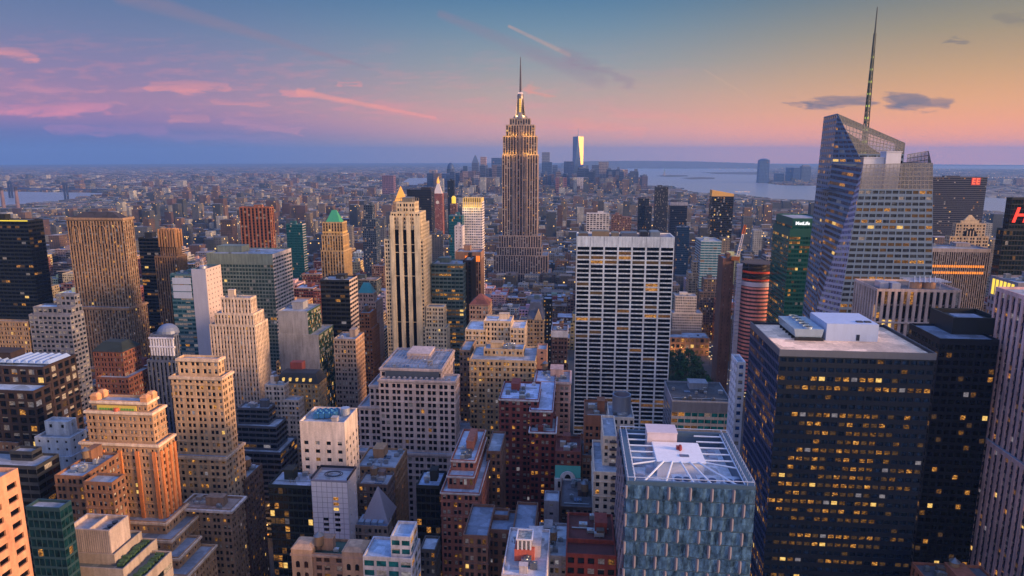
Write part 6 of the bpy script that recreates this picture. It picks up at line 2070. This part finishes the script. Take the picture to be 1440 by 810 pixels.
BODY, WHEEL, LIGHT = carparts()


def car(x, y, head, label, group, nm='car'):
    r = root(nm, label, 'car', (x, y, .13), group)
    for n_, me, loc, c in (('body', BODY, (0, 0, 0), RN.choice([(210, 170, 40), (40, 42, 48), (150, 150, 156), (90, 30, 30), (220, 220, 224)])), ('wheel_set', WHEEL, (0, 0, 0), (20, 20, 20)),
                           ('headlight' if head else 'tail_light', LIGHT, (-.6, -2.35, .5), (255, 226, 170) if head else (255, 50, 20)), ('headlight' if head else 'tail_light', LIGHT, (.6, -2.35, .5), (255, 226, 170) if head else (255, 50, 20))):
        ob = bpy.data.objects.new(n_, me)
        COL.objects.link(ob)
        ob.parent = r
        ob.location = loc
        ob.color = rgba(c)


for lane in (-6.7, -2.3, 2.3, 6.7):
    y = 690
    while y < 980:
        y += RN.uniform(9, 30)
        car(180 + lane, y, True, 'car with lit headlights driving up the avenue beside the park', 'cars on the avenue by the park')
for lane in (-6.7, -2.3, 2.3):
    y = 350
    while y < 480:
        y += RN.uniform(12, 34)
        car(-211 + lane, y, False, 'car showing red tail lights in the dark street canyon', 'cars in the dark street canyon')


def lampobj():
    m = MB()
    m.cyl(0, 0, 0, 9, .14, .09, 6)
    m.tube((0, 0, 9), (1.6, 0, 9.4), .07)
    p_ = m.mesh('pole', ['metal'])
    m = MB()
    m.cyl(1.7, 0, 9.0, 9.5, .7, .4, 8)
    return p_, m.mesh('lamp_head', ['glow'])


LP_, LH_ = lampobj()
for ax_, ya, yb in ((180, 690, 1000), (-211, 340, 480)):
    for s_ in (-1, 1):
        for k in range(int((yb - ya) / 27)):
            r = root('street_lamp', 'orange glowing street lamp along the ' + ('avenue beside the park' if ax_ > 0 else 'dark street canyon'), 'street lamp', (ax_ + s_ * 14, ya + 27 * k, .14), 'street lamps along the ' + ('park avenue' if ax_ > 0 else 'street canyon'))
            for nm, me, c in (('pole', LP_, (60, 60, 66)), ('lamp_head', LH_, (255, 150, 50))):
                ob = bpy.data.objects.new(nm, me)
                COL.objects.link(ob)
                ob.parent = r
                ob.color = rgba(c)
                ob.rotation_euler = (0, 0, math.pi if s_ > 0 else 0)
for x, y in ((172, 700), (186, 780), (174, 860), (184, 940), (-216, 372), (-206, 396), (-216, 425), (-206, 460), (-214, 510), (140, 858), (90, 858), (60, 858), (110, 858), (128, 858), (75, 858)):
    lamp(x, y, 8, 2600 if x > -100 else 2200, .5, (1, .5, .16))

for k in range(20):
    x, y = RN.uniform(-260, 150), 120 + 80 * RN.choice([3, 3, 4, 4, 5])
    r = root('street_lamp', 'street lamp lighting a dark side street between the blocks', 'street lamp', (x, y - 6.5, .14), 'street lamps of the side streets')
    for nm, me, c in (('pole', LP_, (60, 60, 66)), ('lamp_head', LH_, (255, 190, 110))):
        ob = bpy.data.objects.new(nm, me)
        COL.objects.link(ob)
        ob.parent = r
        ob.color = rgba(c)
        ob.rotation_euler = (0, 0, math.pi / 2)
    lamp(x, y - 4.8, 8.5, 1500, .5, (1, .6, .25))

# ---------------------------------------------------------------- the other buildings of the blocks
ORD = ['nearest', 'second', 'third', 'fourth', 'fifth', 'sixth', 'seventh', 'eighth', 'ninth', 'tenth', 'eleventh', 'twelfth', 'thirteenth', 'fourteenth', 'fifteenth', 'sixteenth']
PAL = [('brown', (116, 84, 70)), ('dark red', (108, 58, 52)), ('tan', (170, 140, 112)), ('grey', (128, 126, 134)), ('beige', (190, 166, 144)), ('dark grey', (66, 66, 74)), ('pale grey', (172, 168, 176)), ('rust', (140, 84, 64)), ('cream', (198, 182, 162))]
cand = []


def free(x0, x1, y0, y1, g=2.0):
    for a in FOOT:
        if x0 < a[1] + g and x1 > a[0] - g and y0 < a[3] + g and y1 > a[2] - g:
            return False
    return True


def limit(Y):
    return float(np.interp(Y, [200, 330, 450, 600, 800, 1000, 1250], [770, 690, 600, 490, 425, 375, 345]))


rg = random.Random(21)
px_of = lambda x_, y_: pix(x_, y_, 60)[0]
AV2 = [-1400, -1240] + AVE
for i in range(len(AV2) - 1):
    for k in range(14):
        ys_ = 120 + 80 * k
        for (ya, yb) in ((ys_ + 9, ys_ + 38), (ys_ + 41, ys_ + 71)):
            x = AV2[i] + 14
            while x < AV2[i + 1] - 20:
                w_ = rg.uniform(15, 34) * (1.0 if ya < 700 else 1.2)
                x1 = min(x + w_, AV2[i + 1] - 14)
                xa, x = x, x1 + .8
                if ya < 215 or x1 - xa < 9:
                    continue
                y1 = yb - rg.uniform(0, 7)
                if -4 < x1 and xa < 168 and 455 < ya < 870:
                    continue
                if 336 < px_of((xa + x1) / 2, ya) < 384 and ya < 470:
                    continue
                if not free(xa, x1, ya, y1):
                    continue
                px_, _ = pix((xa + x1) / 2, ya, 60)
                if px_ < -60 or px_ > 1500:
                    continue
                u = rg.random()
                h = rg.uniform(26, 62) if u < .8 else rg.uniform(55, 105)
                if xa < -330 and ya > 460:
                    h *= 1.35
                if 455 > ya > 300 and xa > 60:
                    h *= .7
                if 625 < px_ < 812 and ya > 620:
                    h = rg.uniform(12, 34)
                h = min(h, max(14, at(px_, limit(ya), ya)[1]))
                cand.append([xa, x1, ya, y1, h])
print('filler lots', len(cand))
# which of them the camera sees: a small painter's pass over all the boxes
GW, GH = 480, 270
buf = np.full((GH, GW), -1, np.int32)


def hull(p):
    p = sorted(set(p))
    if len(p) < 3:
        return p
    lo, hi = [], []
    for q in p:
        while len(lo) > 1 and (lo[-1][0] - lo[-2][0]) * (q[1] - lo[-2][1]) - (lo[-1][1] - lo[-2][1]) * (q[0] - lo[-2][0]) <= 0:
            lo.pop()
        lo.append(q)
    for q in reversed(p):
        while len(hi) > 1 and (hi[-1][0] - hi[-2][0]) * (q[1] - hi[-2][1]) - (hi[-1][1] - hi[-2][1]) * (q[0] - hi[-2][0]) <= 0:
            hi.pop()
        hi.append(q)
    return lo[:-1] + hi[:-1]


def paint(i, b_):
    x0, x1, y0, y1, z0, z1 = b_
    pts = [tuple(v / 3 for v in pix(x, y, z)) for x in (x0, x1) for y in (y0, y1) for z in (z0, z1)]
    h = hull(pts)
    xs = [p[0] for p in h]
    ys = [p[1] for p in h]
    a0, a1, c0, c1 = max(0, int(min(xs))), min(GW, int(max(xs)) + 2), max(0, int(min(ys))), min(GH, int(max(ys)) + 2)
    if a0 >= a1 or c0 >= c1:
        return
    gx_, gy_ = np.meshgrid(np.arange(a0, a1) + .5, np.arange(c0, c1) + .5)
    ok = np.ones(gx_.shape, bool)
    for p, q in zip(h, h[1:] + h[:1]):
        ok &= (q[0] - p[0]) * (gy_ - p[1]) - (q[1] - p[1]) * (gx_ - p[0]) >= 0
    buf[c0:c1, a0:a1][ok] = i


jobs = []
for i, h in enumerate(HERO):
    for t_ in h['T']:
        jobs.append((t_[2], i, t_))
for j, c in enumerate(cand):
    jobs.append((c[2], 10000 + j, (c[0], c[1], c[2], c[3], 0, c[4])))
for _, i, b_ in sorted(jobs, key=lambda q: -q[0]):
    paint(i, b_)
cnt = {}
for v in buf.ravel():
    cnt[v] = cnt.get(v, 0) + 1
seen = sorted([(cnt.get(10000 + j, 0), j) for j in range(len(cand))], reverse=True)
pick = [j for n_, j in seen if n_ >= 3][:165]
print('fillers seen', sum(1 for n_, j in seen if n_ > 0), 'picked', len(pick))
hc = []
for i, h in enumerate(HERO):
    if h.get('ref') and cnt.get(i, 0) > 12:
        yy, xx = np.nonzero(buf == i)
        hc.append((i, xx.mean() * 3, yy.mean() * 3, max(6, (xx.max() - xx.min()) * 1.5), max(6, (yy.max() - yy.min()) * 1.5)))
rel = {}
for j in pick:
    yy, xx = np.nonzero(buf == 10000 + j)
    cx_, cy_ = xx.mean() * 3, yy.mean() * 3
    best = min(hc, key=lambda q: math.hypot(max(0, abs(cx_ - q[1]) - q[3] * .7), max(0, abs(cy_ - q[2]) - q[4] * .7)) + .15 * math.hypot(cx_ - q[1], cy_ - q[2]))
    i, hx_, hy_, hw_, hh_ = best
    if abs(cx_ - hx_) / hw_ >= abs(cy_ - hy_) / hh_ * .8:
        rr_ = 'left of' if cx_ < hx_ else 'right of'
    else:
        rr_ = 'behind' if cand[j][2] > HERO[i]['Y'][0] else 'in front of'
    rel.setdefault((i, rr_), []).append((math.hypot(cx_ - hx_, cy_ - hy_), j))
label_of = {}
for (i, rr_), v in rel.items():
    for k, (d_, j) in enumerate(sorted(v)):
        label_of[j] = (ORD[min(k, 15)], rr_, HERO[i]['ref'])
rest = []
for j, (x0, x1, y0, y1, h) in enumerate(cand):
    if j not in label_of:
        rest.append(cand[j])
        continue
    cn, c = rg.choice(PAL)
    c = tuple(int(v * rg.uniform(.9, 1.1)) for v in c)
    stn = rg.choice(['mas', 'mas', 'mas', 'loft', 'loft', 'pier', 'band', 'curtb'] if h > 45 else ['mas', 'mas', 'loft', 'loft'])
    kind = {'mas': 'brick_building' if cn in ('brown', 'dark red', 'rust') else 'stone_building', 'loft': 'loft_building', 'pier': 'office_building', 'band': 'office_building', 'curtb': 'glass_building'}[stn]
    o_, rr_, ref = label_of[j]
    size = 'low block' if h < 32 else 'mid-rise block' if h < 62 else 'tall block'
    bx = [[x0, x1, y0, y1, 0, h]]
    if h > 40 and rg.random() < .5 and x1 - x0 > 14:
        bx = [[x0 + rg.uniform(1.5, 4), x1 - rg.uniform(1.5, 4), y0 + rg.uniform(2, 5), y1 - 1, 0, h], [x0, x1, y0, y1, 0, h - rg.uniform(7, 16)]]
    s0 = dict(ST[stn])
    s0['cw'] *= rg.uniform(.85, 1.25)
    bld(kind, f'{cn} {size}, {o_} {rr_} the {ref}', y0, None, c, s0, rg.choice([.015, .03, .05, .1]), stn in ('band', 'curtb'), (20, 24, 32), boxes=bx, clut=rg.randint(1, 4) if y0 < 700 else 1, water=(rg.random() < .45 and y0 < 800), roof=rg.choice([(150, 156, 178), (110, 112, 124), (176, 180, 200), (80, 80, 90), (150, 130, 124)]), cornice=((170, 150, 140), .5, .8) if rg.random() < .3 else None, flat=y0 > 560, cool=.2, blind=.2, group=None)

# ---------------------------------------------------------------- the rest of the city, one mass to the horizon
def inside(x, y, poly):
    r_ = False
    j = len(poly) - 1
    for i in range(len(poly)):
        if (poly[i][1] > y) != (poly[j][1] > y) and x < (poly[j][0] - poly[i][0]) * (y - poly[i][1]) / (poly[j][1] - poly[i][1]) + poly[i][0]:
            r_ = not r_
        j = i
    return r_


CITYPAL = np.array([lin(c) for c in [(104, 80, 72), (88, 64, 60), (120, 108, 98), (92, 96, 106), (136, 132, 130), (66, 70, 78), (164, 164, 166), (112, 88, 74), (56, 64, 76)]]) * .8
Vs, Fs, Cs = [], [], []


def addbox(x0, x1, y0, y1, z0, z1, c):
    b_ = len(Vs)
    Vs.extend([(x0, y0, z0), (x1, y0, z0), (x1, y1, z0), (x0, y1, z0), (x0, y0, z1), (x1, y0, z1), (x1, y1, z1), (x0, y1, z1)])
    Fs.extend([(b_, b_ + 1, b_ + 5, b_ + 4), (b_ + 1, b_ + 2, b_ + 6, b_ + 5), (b_ + 2, b_ + 3, b_ + 7, b_ + 6), (b_ + 3, b_, b_ + 4, b_ + 7), (b_ + 4, b_ + 5, b_ + 6, b_ + 7)])
    rc_ = c * .5 + np.array(lin(rg.choice([(70, 72, 80), (110, 112, 122), (56, 56, 60), (84, 82, 88), (170, 172, 184)]))) * .5
    Cs.extend([c] * 4 + [rc_])


for x0, x1, y0, y1, h in rest:
    addbox(x0, x1, y0, y1, 0, h, CITYPAL[rg.randrange(9)])
MID = []
y = 1245.0
FT = [a for a in FOOT if a[3] > 1200]
while y < 15000:
    dep = 30 if y < 2400 else 42 if y < 4500 else 70 if y < 8000 else 120
    xl, xr = -.92 * y - 100, .78 * y + 100
    x = xl + rg.uniform(0, 20)
    while x < xr:
        w_ = dep * rg.uniform(.5, 1.1)
        x1 = x + w_
        xa, x = x, x1 + dep * rg.choice([.05, .05, .1, .5])
        ya = y + rg.uniform(-.2, .2) * dep
        yb = ya + dep * rg.uniform(.6, .85)
        if rg.random() < .06:
            continue
        if any(xa < a[1] and x1 > a[0] and ya < a[3] and yb > a[2] for a in FT):
            continue
        cxm, cym = (xa + x1) / 2, (ya + yb) / 2
        if y > 3000 and any(inside(cxm, cym, p_) or inside(cxm, yb + 60, p_) for p_ in WATER.values()):
            continue
        u = rg.random()
        if y < 2000 and 620 < pix(cxm, ya, 20)[0] < 840:
            h = rg.uniform(12, 30)
        elif y < 2600:
            h = rg.uniform(14, 42) if u < .9 else rg.uniform(50, 105)
        elif y < 4300:
            h = rg.uniform(12, 30) if u < .94 else rg.uniform(40, 70)
        elif abs(xa - 50) < 1000 and y < 6200:
            h = rg.uniform(20, 70) if u < .8 else rg.uniform(70, 150)
        else:
            h = rg.uniform(8, 20) if u < .95 else rg.uniform(28, 62)
        g = drop(cxm, cym)
        px_, _ = pix(cxm, ya, 20)
        lp = 262 if y < 3500 else 249
        if px_ > 900 and y < 6000:
            lp = float(np.interp(px_, [900, 945, 1000, 1165, 1300, 1440], [266, 268, 276, 286, 294, 304]))
        elif 1066 < px_ and y < 9000:
            lp = 250
        elif px_ < 170 and y < 4000:
            lp = 293
        elif y > 4000 and px_ < 640:
            lp = 243
        lim = at(min(max(px_, 0), 1440), lp, ya)[1]
        h = min(h, max(lim, 9))
        if y > 2300 and rg.random() < .07:
            addbox(xa, x1, ya, yb, g - 2, g + rg.uniform(7, 13), np.array(lin((44, 58, 46))))
            continue
        cc_ = CITYPAL[rg.randrange(9)] * rg.uniform(.8, 1.15)
        if y < 1800:
            pa, pb = pix(cxm, ya, h * .8)
            pa, pb = int(pa / 3), int(pb / 3)
            if 0 <= pa < GW and 0 <= pb < GH and (buf[pb, pa] < 0 or (buf[pb, pa] < 10000 and HERO[buf[pb, pa]]['Y'][0] > ya)):
                MID.append((w_ * (h + 8) / y ** 2, xa, x1, ya, yb, g, h, cc_))
                continue
        addbox(xa, x1, ya, yb, g - 2, g + h, cc_)
    y += dep * 1.45
MID.sort(key=lambda q: -q[0])
for q in MID[120:]:
    addbox(q[1], q[2], q[3], q[4], q[5] - 2, q[5] + q[6], q[7])
for _, xa, x1, ya, yb, g, h, c in MID[:120]:
    V0, F0, C0 = len(Vs), len(Fs), len(Cs)
    addbox(xa, x1, ya, yb, g - 2, g + h, c)
    if rg.random() < .7:
        bx_, by_ = rg.uniform(xa, x1 - 5), rg.uniform(ya, yb - 5)
        addbox(bx_, bx_ + 5, by_, by_ + 5, g + h, g + h + 4, c)
    vv, ff, cc_ = np.array(Vs[V0:]), np.array(Fs[F0:]) - V0, np.array(Cs[C0:])
    del Vs[V0:], Fs[F0:], Cs[C0:]
    me = bpy.data.meshes.new('distant_building')
    o0 = np.array([(xa + x1) / 2, ya, g])
    me.from_pydata((vv - o0).tolist(), [], ff.tolist())
    me.polygons.foreach_set('use_smooth', np.zeros(len(ff), bool))
    a_ = me.color_attributes.new('col', 'FLOAT_COLOR', 'CORNER')
    a_.data.foreach_set('color', np.concatenate([np.repeat(cc_, 4, 0), np.ones((len(ff) * 4, 1))], 1).astype(np.float32).ravel())
    me.materials.append(MATS['city_fabric'])
    o = bpy.data.objects.new('distant_building', me)
    COL.objects.link(o)
    o.location = o0
    o['label'] = 'small plain building in the crowded city carpet behind the towers'
    o['category'] = 'building'
    o['group'] = 'small buildings of the crowded city carpet'
me = bpy.data.meshes.new('city_blocks')
Va = np.array(Vs, np.float32)
Fa = np.array(Fs, np.int32)
me.vertices.add(len(Va))
me.vertices.foreach_set('co', Va.ravel())
me.loops.add(Fa.size)
me.loops.foreach_set('vertex_index', Fa.ravel())
me.polygons.add(len(Fa))
me.polygons.foreach_set('loop_start', np.arange(0, Fa.size, 4, dtype=np.int32))
me.polygons.foreach_set('use_smooth', np.zeros(len(Fa), bool))
me.update(calc_edges=True)
at2 = me.color_attributes.new('col', 'FLOAT_COLOR', 'CORNER')
ca = np.concatenate([np.repeat(np.array(Cs), 4, 0), np.ones((Fa.size, 1))], 1).astype(np.float32)
at2.data.foreach_set('color', ca.ravel())
me.materials.append(MATS['city_fabric'])
o = bpy.data.objects.new('city_blocks', me)
COL.objects.link(o)
o['kind'] = 'stuff'
print('mass boxes', len(Fa) // 5)
# far lights over the boroughs and along the shores
V_, F__ = [], []
m = MB()
LC = [[], []]
def dot(x, y, z, s_, k):
    LC[k].append((x, y, z, s_))
for k in range(520):
    px_, py_ = rg.uniform(0, 1440), 241 + abs(rg.gauss(0, 26))
    if py_ > 400:
        continue
    x, y = gnd(px_, py_)
    if any(inside(x, y, p_) for p_ in WATER.values()):
        continue
    dot(x, y, drop(x, y) + rg.uniform(12, 32), y * .00042 * rg.uniform(.5, 1.2), 0 if rg.random() < .75 else 1)
for (xa, xb, py_, n_) in ((1385, 1440, 231, 26), (480, 510, 245.5, 14), (508, 540, 256.5, 16), (1100, 1150, 238, 8), (1000, 1066, 239, 10), (1034, 1055, 274, 12), (180, 240, 258, 10), (1386, 1440, 252, 12), (1300, 1340, 240, 6)):
    for k in range(n_):
        px_ = xa + (xb - xa) * (k + rg.uniform(-.3, .3)) / n_
        x, y = gnd(px_, py_ + rg.uniform(-.5, .5))
        dot(x, y, drop(x, y) + 20, y * .00055, 0 if rg.random() < .8 else 1)
for ax_ in AVE:
    for k in range(60):
        yy = 1150 + k * 42
        dot(ax_ + rg.choice([-9, 9]), yy, 9, .9 + yy * .0003, 0)
for k, c in ((0, (255, 190, 110)), (1, (240, 240, 255))):
    m = MB()
    for x, y, z, s_ in LC[k]:
        m.poly([(x - s_, y, z), (x, y - s_, z), (x + s_, y, z), (x, y + s_, z), (x, y, z + s_), (x, y, z - s_)], [(0, 1, 4), (1, 2, 4), (2, 3, 4), (3, 0, 4), (1, 0, 5), (2, 1, 5), (3, 2, 5), (0, 3, 5)])
    o = m.build('distant_lights', 'glow', None, c)
    o['kind'] = 'stuff'
print('objects', len(bpy.data.objects), 'heroes', len(HERO))
